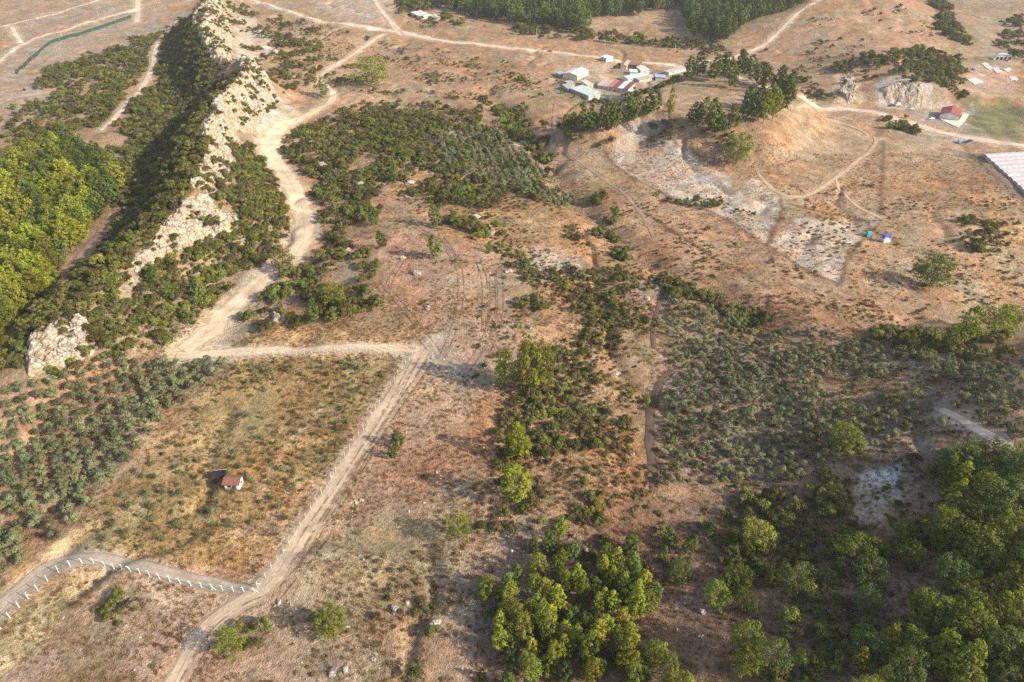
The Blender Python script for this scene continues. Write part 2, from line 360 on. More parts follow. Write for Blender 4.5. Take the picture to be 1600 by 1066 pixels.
M = dict(
    ground=mat_ground(), road=mat_road('pale_dirt', (0.60, 0.475, 0.335)), road_grey=mat_road('grey_dirt', (0.49, 0.385, 0.275)), road_far=mat_road('far_dirt', (0.60, 0.475, 0.36)),
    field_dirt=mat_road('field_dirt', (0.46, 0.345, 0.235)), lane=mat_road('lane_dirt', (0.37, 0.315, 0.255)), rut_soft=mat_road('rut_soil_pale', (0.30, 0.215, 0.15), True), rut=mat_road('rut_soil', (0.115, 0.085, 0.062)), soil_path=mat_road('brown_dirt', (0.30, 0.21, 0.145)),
    pine=mat_leaf('pine_needles', (0.105, 0.135, 0.024), (0.26, 0.28, 0.045), 0.022), pine_dark=mat_leaf('pine_needles_dark', (0.066, 0.105, 0.029), (0.17, 0.21, 0.054), 0.02),
    pine_yellow=mat_leaf('pine_needles_yellow', (0.145, 0.178, 0.022), (0.345, 0.355, 0.044), 0.025),
    maquis=mat_leaf('maquis_leaves', (0.060, 0.072, 0.022), (0.215, 0.205, 0.066), 0.035, 0.2), maquis_dry=mat_leaf('maquis_leaves_dry', (0.12, 0.092, 0.042), (0.30, 0.22, 0.10), 0.03, 0.3),
    maquis_brown=mat_leaf('maquis_leaves_brown', (0.085, 0.078, 0.034), (0.22, 0.185, 0.085), 0.03, 0.2),
    maquis_lite=mat_leaf('maquis_leaves_light', (0.085, 0.105, 0.022), (0.25, 0.255, 0.06), 0.03, 0.25),
    olive=mat_leaf('olive_leaves', (0.100, 0.118, 0.052), (0.25, 0.265, 0.14), 0.025, 0.2), sapling=mat_leaf('sapling_leaves', (0.085, 0.11, 0.045), (0.20, 0.225, 0.10), 0.03, 0.25),
    straw=mat_leaf('dry_grass', (0.17, 0.105, 0.05), (0.42, 0.29, 0.14), 0.02, 0.3),
    bark=mat_paint('pine_bark', (0.17, 0.105, 0.07), 0.95, 0.3, 3.0), bark_grey=mat_paint('olive_bark', (0.16, 0.135, 0.11), 0.95, 0.3, 3.0),
    rock=mat_rock('limestone', (0.56, 0.51, 0.445), (0.62, 0.49, 0.33)), boulder=mat_rock('boulder_stone', (0.64, 0.60, 0.54), (0.66, 0.56, 0.44)),
    concrete=mat_paint('white_concrete', (0.74, 0.70, 0.64), 0.85, 0.12), concrete_old=mat_paint('weathered_concrete', (0.60, 0.54, 0.46), 0.9, 0.2), wire=mat_paint('fence_wire', (0.42, 0.40, 0.38), 0.5, 0.1),
)

# ------------------------------------------------------------------ tracks and roads (photo traces dropped onto the terrain)
ROADS = [  # name, material, [(px, py, width m)]
    ('graded_track', 'road', [(598, 54, 6), (560, 78, 6), (520, 104, 6), (500, 118, 6), (503, 132, 5), (524, 145, 6), (515, 163, 8), (470, 184, 9), (430, 200, 13), (418, 230, 14), (438, 262, 13), (462, 300, 13), (476, 340, 14), (474, 380, 14), (450, 410, 13), (405, 440, 13), (365, 480, 12), (330, 518, 12), (285, 548, 10)]),
    ('cross_track', 'road', [(275, 556, 5), (330, 553, 7), (400, 549, 7), (500, 546, 6), (600, 544, 5.5), (662, 546, 5)]),
    ('lower_track', 'road_grey', [(676, 530, 6), (655, 558, 8), (625, 605, 8), (590, 655, 8), (555, 708, 8), (520, 760, 8), (487, 812, 8), (458, 858, 8), (428, 905, 8.5), (385, 938, 7), (335, 968, 6), (305, 1003, 6), (285, 1040, 6), (262, 1085, 6)]),
    ('fenced_lane', 'lane', [(-40, 985, 5.5), (0, 948, 5.5), (45, 908, 5.5), (85, 882, 5), (130, 872, 5), (190, 880, 4.5), (250, 895, 4.5), (320, 910, 4.5), (395, 924, 4.5)]),
    ('valley_road', 'road_far', [(380, -10, 7), (445, 16, 7), (490, 31, 7), (540, 38, 9), (600, 48, 12), (660, 58, 11), (720, 68, 9), (800, 76, 9), (870, 82, 8), (950, 93, 8), (1020, 99, 8), (1075, 104, 7), (1150, 122, 7), (1240, 148, 8), (1300, 160, 9), (1380, 178, 10), (1440, 199, 11), (1500, 214, 10), (1600, 229, 8), (1700, 243, 8)]),
    ('upper_road', 'road_far', [(572, -12, 6), (592, 12, 6), (606, 30, 7), (622, 48, 9)]),
    ('hill_road', 'road_far', [(1070, 103, 4), (1140, 92, 4), (1190, 74, 5), (1208, 58, 5), (1228, 38, 5), (1248, 18, 5), (1275, 2, 5), (1310, -10, 5)]),
    ('loop_track', 'field_dirt', [(1242, 168, 2.5), (1300, 186, 2.5), (1352, 205, 2.5), (1371, 218, 3), (1362, 234, 3), (1335, 255, 3), (1305, 278, 3.5), (1270, 303, 3.5), (1240, 310, 4), (1212, 301, 4), (1192, 282, 3), (1183, 268, 2)]),
    ('field_track', 'field_dirt', [(1305, 279, 2), (1318, 305, 2), (1345, 328, 2), (1378, 342, 2.5)]),
    ('ridge_path', 'road_far', [(276, 33, 4), (255, 58, 5), (240, 80, 6), (239, 105, 7), (228, 128, 6), (200, 160, 6), (178, 185, 5), (158, 204, 4)]),
    ('plantation_road', 'road_far', [(-10, 104, 6), (12, 84, 6), (40, 66, 6), (105, 46, 6), (160, 30, 6), (212, 14, 6)]),
    ('plantation_lane', 'road_far', [(5, 41, 4), (60, 28, 4), (110, 14, 4), (165, -4, 4)]),
    ('plantation_drive', 'road_far', [(214, -10, 9), (215, 12, 9), (213, 36, 8)]),
    ('plantation_link', 'road_far', [(18, 42, 6), (24, 55, 6), (34, 68, 6)]),
    ('goat_path', 'soil_path', [(868, 160, 3), (864, 190, 3), (868, 220, 3), (884, 240, 3), (912, 258, 2.5), (948, 284, 2.5), (985, 312, 2.5), (1010, 345, 2.5), (1022, 372, 2)]),
    ('shaded_path', 'soil_path', [(192, 325, 5), (172, 345, 7), (150, 375, 10), (128, 405, 10), (108, 432, 7)]),
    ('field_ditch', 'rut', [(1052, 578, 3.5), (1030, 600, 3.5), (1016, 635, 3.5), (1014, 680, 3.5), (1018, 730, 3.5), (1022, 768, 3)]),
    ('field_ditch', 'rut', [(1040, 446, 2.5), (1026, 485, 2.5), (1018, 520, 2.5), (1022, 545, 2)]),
    ('orchard_path', 'road_far', [(1470, 640, 2.5), (1510, 660, 3), (1550, 685, 4.5), (1600, 710, 3)]),
]
for tr in ([(640, 395), (612, 430), (602, 470)], [(588, 440), (640, 505), (672, 545)], [(605, 450), (650, 505), (690, 560)], [(690, 370), (720, 415), (722, 470), (708, 520), (692, 560)], [(780, 420), (785, 480), (770, 540), (740, 580)],
           [(600, 320), (650, 355), (700, 385), (716, 420)], [(700, 640), (716, 625), (738, 640), (738, 662), (715, 668)], [(650, 560), (625, 610), (600, 650)], [(505, 830), (560, 740), (600, 670)], [(430, 938), (480, 880), (520, 815)],
           [(662, 560), (618, 628), (570, 700), (520, 778), (470, 852)], [(672, 565), (640, 612), (590, 682), (540, 760), (500, 826), (455, 890)], [(770, 430), (772, 500), (745, 560), (712, 600)], [(745, 400), (760, 440), (758, 520)], [(420, 935), (380, 950), (330, 990), (290, 1066)]):
    for off in (-1.0, 1.0): ROADS.append(('wheel_rut', 'rut_soft', [(x, y, 1.0, off * 1.15) for x, y in tr]))
ROADW = []
for nm, mt, tr in ROADS:
    tr = np.array(tr, float); w = hit(tr[:, :2])
    if tr.shape[1] == 4: tg = np.gradient(w, axis=0); tg /= np.linalg.norm(tg, axis=1)[:, None]; w = w + np.stack([tg[:, 1], -tg[:, 0]], 1) * tr[:, 3:4]; tr = tr[:, :3]
    w = w; p = np.column_stack([w, tr[:, 2]]); p1 = smooth(p, 1); p = smooth(p, 3)
    d = np.r_[0, np.cumsum(np.hypot(*np.diff(p[:, :2], axis=0).T))]; n = max(4, int(d[-1] / 1.2)); s_ = np.linspace(0, d[-1], n)
    ROADW.append((nm, mt, np.column_stack([np.interp(s_, d, p[:, k]) for k in range(3)]), p1))
def road_clear(P):
    """signed gap (m) from each point to the nearest track edge"""
    out = np.full(len(P), 1e9)
    for nm, mt, q, p in ROADW:
        if mt[:3] == 'rut': continue
        lo = p[:, :2].min(0) - 15; hi = p[:, :2].max(0) + 15
        m = np.all((P > lo) & (P < hi), 1)
        if m.any():
            d, _, w, _ = polydist(P[m], p[:, :2], p[:, 2]); out[m] = np.minimum(out[m], d - w / 2)
    return out

# ------------------------------------------------------------------ ground sheet
P = np.stack([GX.ravel(), GY.ravel()], 1)
X_, Y_ = P[:, 0], P[:, 1]
nA = fbm(X_, Y_, 60, 101, 4); nB = fbm(X_, Y_, 16, 111, 4); nC = fbm(X_, Y_, 5, 121, 3)
base = np.array([0.315, 0.222, 0.145]); col = np.tile(base, (len(P), 1))
col += np.clip(nA, -1, 1)[:, None] * np.array([0.07, 0.06, 0.05]) + nB[:, None] * np.array([0.085, 0.062, 0.04]) + nC[:, None] * np.array([0.05, 0.04, 0.03])
nG = np.clip(fbm(X_, Y_, 24, 131, 4) * 2.2, 0, 1)[:, None]; col = col * (1 - 0.55 * nG) + np.array([0.235, 0.20, 0.095]) * 0.55 * nG
col = np.maximum(col, 0.05)
tuft = np.clip(0.55 + 0.5 * nB, 0, 1)
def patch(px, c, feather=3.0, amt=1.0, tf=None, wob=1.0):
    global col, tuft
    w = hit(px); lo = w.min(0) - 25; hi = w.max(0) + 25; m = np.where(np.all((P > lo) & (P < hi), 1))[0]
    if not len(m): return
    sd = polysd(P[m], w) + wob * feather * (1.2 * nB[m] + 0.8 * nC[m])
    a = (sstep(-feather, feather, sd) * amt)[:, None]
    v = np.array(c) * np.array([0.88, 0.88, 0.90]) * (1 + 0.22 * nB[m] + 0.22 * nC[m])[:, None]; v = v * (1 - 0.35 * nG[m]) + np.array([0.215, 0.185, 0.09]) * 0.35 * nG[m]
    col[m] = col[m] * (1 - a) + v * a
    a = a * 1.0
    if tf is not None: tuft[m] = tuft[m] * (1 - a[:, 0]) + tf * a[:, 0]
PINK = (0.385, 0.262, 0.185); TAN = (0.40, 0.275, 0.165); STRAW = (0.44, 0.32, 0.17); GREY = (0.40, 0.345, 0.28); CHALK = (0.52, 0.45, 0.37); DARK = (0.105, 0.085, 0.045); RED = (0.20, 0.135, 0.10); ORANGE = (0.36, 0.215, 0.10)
PATCHES = [
    ([(0, 0), (360, 0), (250, 60), (120, 120), (0, 200)], (0.33, 0.265, 0.20), 6, .9, .2),
    ([(0, 140), (70, 128), (150, 150), (120, 160), (60, 195), (0, 220)], (0.36, 0.28, 0.22), 4, .9, .2),
    ([(1170, 90), (1270, 0), (1440, 0), (1465, 30), (1455, 60), (1330, 100), (1290, 140), (1210, 110)], (0.36, 0.245, 0.155), 8, .9, .45),
    ([(1290, 100), (1370, 72), (1400, 80), (1330, 110)], (0.33, 0.235, 0.19), 5, .8, .1),
    ([(1200, 70), (1250, 30), (1320, 40), (1330, 80), (1260, 95)], (0.37, 0.25, 0.165), 10, .8, .2),
    ([(1470, 0), (1600, 0), (1600, 95), (1520, 80), (1465, 60)], (0.29, 0.23, 0.155), 8, .9, .5),
    ([(1500, 165), (1530, 150), (1600, 175), (1600, 222), (1510, 205)], (0.16, 0.185, 0.085), 4, .95, .2),
    ([(1560, 150), (1600, 165), (1600, 195), (1550, 175)], (0.10, 0.15, 0.06), 4, .8, .2),
    ([(1505, 100), (1590, 95), (1590, 150), (1520, 150)], (0.42, 0.33, 0.26), 4, .8, .1),
    ([(1415, 150), (1520, 165), (1515, 200), (1440, 195)], (0.40, 0.35, 0.29), 4, .8, .1),
    ([(1306, 112), (1345, 108), (1348, 158), (1312, 164)], (0.50, 0.41, 0.28), 2, .9, .1),
    ([(1362, 128), (1400, 118), (1455, 132), (1465, 172), (1372, 170)], (0.42, 0.375, 0.325), 2, .9, .1),
    ([(1240, 165), (1370, 190), (1600, 300), (1600, 440), (1450, 470), (1330, 450), (1200, 300), (1190, 240)], (0.385, 0.26, 0.155), 8, .85, .45),
    ([(1500, 330), (1600, 300), (1600, 480), (1480, 480)], STRAW, 8, .6, .5),
    ([(1490, 235), (1540, 240), (1600, 300), (1600, 320), (1540, 280)], (0.23, 0.19, 0.16), 3, .9, .3),
    ([(950, 235), (1000, 188), (1040, 195), (1075, 240), (1140, 275), (1150, 310), (1085, 322), (1010, 292)], (0.50, 0.43, 0.365), 2, .95, .35),
    ([(960, 190), (1040, 185), (1040, 230), (1000, 250), (960, 240)], (0.38, 0.32, 0.29), 3, .5, .15),
    ([(1118, 332), (1190, 268), (1230, 318), (1195, 382)], (0.48, 0.425, 0.35), 1, .95, .6),
    ([(1198, 388), (1245, 340), (1370, 346), (1322, 398), (1312, 442)], (0.48, 0.425, 0.35), 1, .95, .6),
    ([(1240, 200), (1340, 195), (1360, 225), (1300, 250), (1220, 245)], (0.40, 0.30, 0.20), 5, .7, .3),
    ([(1020, 350), (1130, 340), (1310, 450), (1300, 480), (1200, 500), (1080, 450)], (0.38, 0.265, 0.175), 6, .7, .35),
    ([(860, 110), (1060, 105), (1060, 125), (960, 155), (870, 150)], (0.36, 0.30, 0.22), 5, .85, .1),
    ([(870, 120), (900, 128), (960, 160), (900, 165), (868, 140)], (0.16, 0.165, 0.085), 4, .7, .3),
    ([(815, 115), (845, 112), (865, 128), (830, 130)], (0.55, 0.46, 0.38), 3, .8, .0),
    ([(880, 100), (960, 98), (950, 125), (915, 124)], (0.50, 0.40, 0.29), 3, .7, .0),
    ([(640, 60), (860, 85), (860, 130), (760, 160), (600, 120)], (0.33, 0.225, 0.145), 8, .8, .6),
    ([(700, 50), (1050, 70), (1060, 95), (880, 78), (720, 62)], (0.36, 0.24, 0.145), 4, .8, .6),
    ([(480, 0), (620, 0), (600, 40), (520, 30)], (0.42, 0.345, 0.28), 6, .8, .1),
    ([(400, 50), (590, 60), (540, 120), (430, 130), (400, 90)], (0.42, 0.285, 0.165), 6, .8, .45),
    ([(360, 20), (400, 30), (430, 70), (405, 100), (365, 95)], CHALK, 4, .85, .1),
    ([(400, 130), (450, 150), (470, 175), (430, 205), (398, 200)], CHALK, 4, .9, .05),
    ([(560, 400), (600, 330), (700, 372), (800, 420), (805, 520), (770, 600), (760, 680), (700, 800), (640, 880), (520, 830), (600, 720), (680, 560), (600, 460)], PINK, 6, .9, .18),
    ([(640, 400), (700, 380), (720, 440), (700, 520), (640, 500)], (0.35, 0.235, 0.165), 5, .7, .15),
    ([(700, 420), (800, 430), (800, 540), (720, 540)], (0.41, 0.30, 0.22), 5, .7, .12),
    ([(660, 560), (770, 600), (760, 660), (700, 680), (650, 640)], (0.46, 0.35, 0.25), 5, .7, .05),
    ([(520, 800), (680, 790), (690, 880), (610, 910), (490, 910)], (0.37, 0.295, 0.16), 5, .75, .55),
    ([(480, 910), (640, 880), (600, 940), (520, 950), (470, 940)], (0.47, 0.37, 0.23), 4, .7, .3),
    ([(0, 1066), (60, 1000), (150, 905), (250, 900), (400, 930), (320, 990), (270, 1066)], (0.36, 0.27, 0.205), 4, .9, .2),
    ([(120, 900), (220, 905), (330, 940), (300, 980), (200, 930), (130, 940)], (0.46, 0.38, 0.28), 4, .7, .15),
    ([(300, 1066), (330, 990), (440, 950), (700, 960), (780, 1066)], (0.36, 0.26, 0.185), 5, .8, .4),
    ([(370, 560), (625, 555), (590, 620), (520, 720), (430, 860), (390, 900), (160, 862), (110, 850), (200, 740), (290, 650)], (0.37, 0.27, 0.115), 4, .95, .55),
    ([(230, 700), (300, 650), (350, 690), (300, 760), (210, 790), (170, 810)], (0.46, 0.335, 0.165), 5, .8, .3),
    ([(360, 840), (440, 780), (510, 740), (470, 830), (420, 900), (380, 900)], (0.46, 0.335, 0.20), 3, .8, .2),
    ([(-40, 960), (0, 925), (90, 845), (112, 850), (60, 900), (0, 952), (-40, 985)], (0.56, 0.43, 0.225), 1.5, .95, .05),
    ([(-20, 1066), (0, 1000), (90, 918), (128, 885), (165, 890), (95, 968), (20, 1040)], (0.56, 0.44, 0.245), 2.0, .95, .08),
    ([(110, 850), (160, 862), (390, 900), (400, 915), (300, 900), (200, 872), (120, 862)], (0.42, 0.31, 0.20), 1.5, .8, .1),
    ([(380, 520), (460, 508), (620, 530), (640, 540), (400, 545)], STRAW, 2, .85, .3),
    ([(825, 385), (880, 380), (918, 412), (900, 425), (860, 440), (825, 440)], CHALK, 3, .9, .5),
    ([(800, 440), (1000, 440), (980, 520), (820, 540)], (0.42, 0.275, 0.145), 6, .6, .8),
    ([(760, 540), (1020, 540), (1010, 760), (940, 820), (720, 820)], (0.37, 0.235, 0.13), 6, .7, .7),
    ([(640, 260), (790, 300), (890, 330), (930, 400), (800, 400), (700, 370)], (0.40, 0.255, 0.125), 6, .75, .6),
    ([(890, 330), (960, 390), (1000, 430), (920, 430)], ORANGE, 5, .7, .5),
    ([(1040, 445), (1180, 515), (1600, 560), (1600, 700), (1420, 690), (1260, 750), (1030, 765), (1018, 640), (1050, 590), (1030, 520)], (0.29, 0.23, 0.17), 4, .9, .35),
    ([(1160, 470), (1260, 480), (1200, 510)], (0.30, 0.20, 0.14), 4, .8, .3),
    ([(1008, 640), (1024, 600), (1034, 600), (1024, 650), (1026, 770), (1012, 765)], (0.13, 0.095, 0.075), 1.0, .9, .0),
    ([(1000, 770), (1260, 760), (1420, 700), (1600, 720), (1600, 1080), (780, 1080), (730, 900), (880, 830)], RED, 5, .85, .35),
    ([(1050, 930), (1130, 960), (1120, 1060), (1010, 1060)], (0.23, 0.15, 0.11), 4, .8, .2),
    ([(1345, 745), (1400, 735), (1402, 770), (1372, 815), (1330, 808)], (0.50, 0.47, 0.43), 2, .95, .25),
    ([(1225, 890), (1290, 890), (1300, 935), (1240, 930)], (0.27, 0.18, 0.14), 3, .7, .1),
]
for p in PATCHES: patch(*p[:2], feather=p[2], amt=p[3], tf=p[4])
# ground beside the tracks takes their dust, wheel and blade marks
def line_marks(px, c, wid, amt, wob=0.7, reps=((0.0),)):
    w = smooth(hit(px), 2); lo = w.min(0) - 12; hi = w.max(0) + 12; m = np.where(np.all((P > lo) & (P < hi), 1))[0]
    d, s, _, _ = polydist(P[m], w); sdst = d * s + wob * nC[m]
    for off in reps:
        a = (np.exp(-((sdst - off) / wid) ** 2) * amt)[:, None]; col[m] = col[m] * (1 - a) + np.array(c) * a
        tuft[m] *= 1 - a[:, 0]
MARK = (0.21, 0.15, 0.11)
for px in ([(1185, 268), (1230, 318), (1196, 384)], [(1230, 318), (1300, 335), (1372, 345), (1325, 398), (1312, 445)], [(1380, 220), (1378, 290), (1375, 345)], [(1505, 225), (1530, 255), (1570, 290)], [(945, 235), (1000, 285), (1060, 318), (1130, 335), (1200, 385), (1310, 445)], [(1040, 190), (1050, 225), (1100, 245), (1140, 270)], [(960, 300), (1020, 340), (1110, 400), (1200, 450)]):
    line_marks(px, (0.12, 0.085, 0.06), 1.3, 0.85, 0.5)
for px in ([(700, 640), (660, 600), (650, 560)], [(500, 640), (440, 700), (405, 780)], [(300, 660), (220, 700), (120, 800)]): line_marks(px, (0.50, 0.39, 0.26), 1.6, 0.6)
for k in range(9):   # plough lines on the loop field
    line_marks([(1224 + 4 * k, 268 + 2 * k), (1250 + 3 * k, 300 - 2 * k), (1290, 296 - 3 * k)], (0.26, 0.19, 0.13), 0.6, 0.45, 0.3)
for nm, mt, q, p in ROADW:
    if mt[:3] == 'rut': continue
    lo = p[:, :2].min(0) - 20; hi = p[:, :2].max(0) + 20; m = np.where(np.all((P > lo) & (P < hi), 1))[0]
    if not len(m): continue
    d, _, w, _ = polydist(P[m], p[:, :2], p[:, 2])
    a = (sstep(4.0, 0.0, d - w / 2 + 2.0 * nB[m] + 1.0 * nC[m]) * 0.75)[:, None]
    c = {'road': (0.52, 0.40, 0.27), 'road_grey': (0.45, 0.34, 0.235), 'road_far': (0.47, 0.365, 0.28), 'soil_path': (0.30, 0.215, 0.15), 'field_dirt': (0.38, 0.27, 0.18), 'lane': (0.40, 0.32, 0.24)}[mt]
    col[m] = col[m] * (1 - a) + np.array(c) * a; tuft[m] *= 1 - 0.8 * a[:, 0]
nD = fbm(X_, Y_, 3.2, 141, 3); nE = fbm(X_, Y_, 38, 151, 4); nF = np.clip(fbm(X_, Y_, 13, 161, 4) * 2.4 - 0.25, 0, 1)[:, None]
col *= (1 + 0.42 * nD * np.clip(tuft + 0.35, 0, 1))[:, None]
col *= 1 + np.clip(nE, -.8, .8)[:, None] * np.array([0.08, -0.11, -0.26])
col = col * (1 - 0.34 * nF * (tuft[:, None] + .2)) + np.array([0.20, 0.115, 0.062]) * 0.34 * nF * (tuft[:, None] + .2)
col = col * 0.95 + col.mean(1, keepdims=True) * 0.05
idx = np.arange(nx * ny).reshape(ny, nx)
F = np.stack([idx[:-1, :-1], idx[:-1, 1:], idx[1:, 1:], idx[1:, :-1]], -1).reshape(-1, 4)
ground = ob('terrain', mesh_np('terrain', np.column_stack([P, GZ.ravel()]), F, M['ground'], {'gcol': ('FLOAT_COLOR', np.clip(col, 0.02, 0.9)), 'tuft': ('FLOAT', tuft)}, True))
tag(ground, 'dry orange-brown hillside ground with pale bare patches', kind='structure')

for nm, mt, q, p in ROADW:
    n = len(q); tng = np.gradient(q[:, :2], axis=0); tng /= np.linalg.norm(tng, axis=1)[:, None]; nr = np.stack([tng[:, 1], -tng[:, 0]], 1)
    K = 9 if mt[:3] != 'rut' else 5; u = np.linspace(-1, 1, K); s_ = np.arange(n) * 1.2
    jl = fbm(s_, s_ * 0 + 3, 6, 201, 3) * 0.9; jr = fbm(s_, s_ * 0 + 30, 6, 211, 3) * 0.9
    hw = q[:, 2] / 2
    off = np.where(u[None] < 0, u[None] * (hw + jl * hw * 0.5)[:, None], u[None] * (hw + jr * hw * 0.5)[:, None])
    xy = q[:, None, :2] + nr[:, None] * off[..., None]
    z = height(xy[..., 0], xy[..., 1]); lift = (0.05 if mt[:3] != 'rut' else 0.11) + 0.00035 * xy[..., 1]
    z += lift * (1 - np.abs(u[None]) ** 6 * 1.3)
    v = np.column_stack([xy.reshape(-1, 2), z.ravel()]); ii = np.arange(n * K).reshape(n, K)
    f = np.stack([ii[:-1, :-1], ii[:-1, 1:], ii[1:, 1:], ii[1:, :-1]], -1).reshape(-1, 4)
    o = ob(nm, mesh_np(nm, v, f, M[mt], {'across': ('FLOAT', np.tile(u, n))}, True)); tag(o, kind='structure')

# ------------------------------------------------------------------ plant prototypes
def leaves(cl, rad, n, leaf, rg, up=0.25, tint_c=None, asp=0.62):
    """leaf cards spread through clumps: cl (k,3) centres, rad (k,) radii, n cards in all"""
    k = len(cl); w = rad ** 2; w = w / w.sum(); ci = rg.choice(k, n, p=w)
    d = rg.normal(size=(n, 3)); d /= np.linalg.norm(d, axis=1)[:, None]; d[:, 2] = np.where(d[:, 2] < -0.4, -d[:, 2], d[:, 2])
    r = rad[ci] * (0.45 + 0.55 * rg.random(n) ** 0.5)
    p = cl[ci] + d * r[:, None] * np.array([1, 1, 0.85])
    nrm = d * 1.0 + rg.normal(size=(n, 3)) * 0.34 + np.array([0, 0, up]); nrm /= np.linalg.norm(nrm, axis=1)[:, None]
    a = np.cross(nrm, rg.normal(size=(n, 3))); a /= np.linalg.norm(a, axis=1)[:, None] + 1e-9; b = np.cross(nrm, a)
    s = leaf * (0.6 + 0.8 * rg.random(n)); a *= (s * 0.5)[:, None]; b *= (s * 0.5 * asp)[:, None]
    v = np.stack([p - a, p - b * 0.9 + a * 0.1, p + a, p + b], 1).reshape(-1, 3)
    f = np.arange(4 * n).reshape(n, 4)
    tc = rg.random(k) * 0.6; t = np.clip(tc[ci] + rg.random(n) * 0.4, 0, 1)
    return v, f, np.repeat(t, 4)
def crown_mesh(name, cl, rad, n, leaf, mat, seed, **kw):
    v, f, t = leaves(np.asarray(cl, float), np.asarray(rad, float), n, leaf, np.random.default_rng(seed), **kw)
    return mesh_np(name, v, f, mat, {'tint': ('FLOAT', t)})
def pine_proto(seed, R, shape, low, n, leaf, mat, Ht=10.0):
    """Aleppo-type pine 10 m tall: tapered trunk with limbs, crown of needle clumps"""
    rg = np.random.default_rng(seed); cl = []; rad = []; tr = MB()
    lean = rg.normal(size=2) * 0.25; pts = []
    for k in range(6):
        t = k / 5; pts.append((lean[0] * t * t * 2, lean[1] * t * t * 2, t * Ht * 0.93))
    for k in range(5): tr.bar(pts[k], pts[k + 1], 0.20 * (1 - k / 5.3), 0.20 * (1 - (k + 1) / 5.3), 6)
    lev = int(11 + 3 * rg.random())
    for i in range(lev):
        t = low + (1 - low) * (i + 0.5) / lev; u = (t - low) / (1 - low)
        if shape == 'cone': pr = (1 - u) ** 0.75 * min(1, 0.55 + 2.2 * u) + 0.10
        elif shape == 'round': pr = math.sqrt(max(0, 1 - (2 * u - 0.92) ** 2 * 0.98)) + 0.08
        else: pr = (0.55 + 0.45 * math.sin(math.pi * min(1, u * 1.05))) * (1 - 0.55 * u ** 3)
        rr = R * pr; m = max(2, int(2 + 6.5 * rr / R + rg.random()))
        ph = rg.random() * 6.28
        for j in range(m):
            an = ph + 6.283 * j / m + rg.normal() * 0.35; q = rr * (0.45 + 0.60 * rg.random())
            c = np.array([lean[0] * t * t * 2 + q * math.cos(an), lean[1] * t * t * 2 + q * math.sin(an), t * Ht + rg.normal() * 0.3])
            cl.append(c); rad.append((0.17 + 0.15 * rg.random()) * R * (0.6 + 0.4 * pr))
            if j % 2 == 0 and i < lev - 1:
                b0 = (lean[0] * t * t * 2, lean[1] * t * t * 2, max(0.8, t * Ht - 0.35 * q)); tr.bar(b0, c * 0.9 + np.array(b0) * 0.1, 0.07, 0.025, 4)
    cl.append(np.array([pts[5][0], pts[5][1], Ht - 0.25 * R])); rad.append(0.30 * R)
    return tr.mesh('trunk', M['bark']), crown_mesh('crown', cl, rad, n, leaf, mat, seed + 1)
def dome_proto(seed, R, hgt, n, leaf, mat, nm='shrub'):
    rg = np.random.default_rng(seed); cl = []; rad = []
    for i in range(11):
        an = rg.random() * 6.283; q = R * math.sqrt(rg.random()) * 0.78; z = hgt * (0.32 + 0.42 * (1 - (q / R) ** 2) + 0.12 * rg.normal())
        cl.append((q * math.cos(an), q * math.sin(an), max(0.15, z))); rad.append(R * (0.28 + 0.17 * rg.random()))
    return crown_mesh(nm, cl, rad, n, leaf, mat, seed + 1)
def olive_proto(seed, n=620, leaf=0.36):
    rg = np.random.default_rng(seed); tr = MB(); cl = []; rad = []
    tr.bar((0, 0, -0.2), (0.08, 0.05, 0.9), 0.22, 0.15, 6)
    for i in range(9):
        an = 6.283 * i / 9 + rg.normal() * 0.3; q = 1.15 * (0.55 + 0.5 * rg.random()) if i < 7 else 0.35
        c = (q * math.cos(an), q * math.sin(an), 1.75 + 0.5 * rg.normal() * 0.6 + (0.75 if i >= 7 else 0)); cl.append(c); rad.append(0.62 + 0.25 * rg.random())
        if i % 2 == 0: tr.bar((0.08, 0.05, 0.85), (c[0] * .85, c[1] * .85, c[2] - 0.1), 0.10, 0.03, 5)
    return tr.mesh('trunk', M['bark_grey']), crown_mesh('crown', cl, rad, n, leaf, M['olive'], seed + 1)
def sapling_proto(seed):
    rg = np.random.default_rng(seed); cl = [(rg.normal() * 0.35, rg.normal() * 0.35, 0.75 + 0.3 * rg.normal()) for _ in range(6)]
    tr = MB().bar((0, 0, -0.1), (0.03, 0, 0.9), 0.07, 0.04, 5)
    return tr.mesh('trunk', M['bark_grey']), crown_mesh('crown', cl, np.full(6, 0.55), 210, 0.30, M['sapling'], seed + 1)
def tuft_proto(seed, n=16):
    rg = np.random.default_rng(seed); v = []; f = []; tt = []
    for k in range(n):
        a = rg.random() * 6.283; q = 0.38 * math.sqrt(rg.random()); x, y = q * math.cos(a), q * math.sin(a); l = 0.28 + 0.35 * rg.random(); w = 0.07
        dx, dy = rg.normal(size=2) * 0.22; b = len(v); c, s = math.cos(a + 1.5), math.sin(a + 1.5)
        v += [(x - w * c, y - w * s, -0.03), (x + w * c, y + w * s, -0.03), (x + dx, y + dy, l)]; f.append((b, b + 1, b + 2)); tt += [rg.random()] * 3
    return mesh_np('tuft', v, f, M['straw'], {'tint': ('FLOAT', np.clip(np.array(tt), 0, 1))})

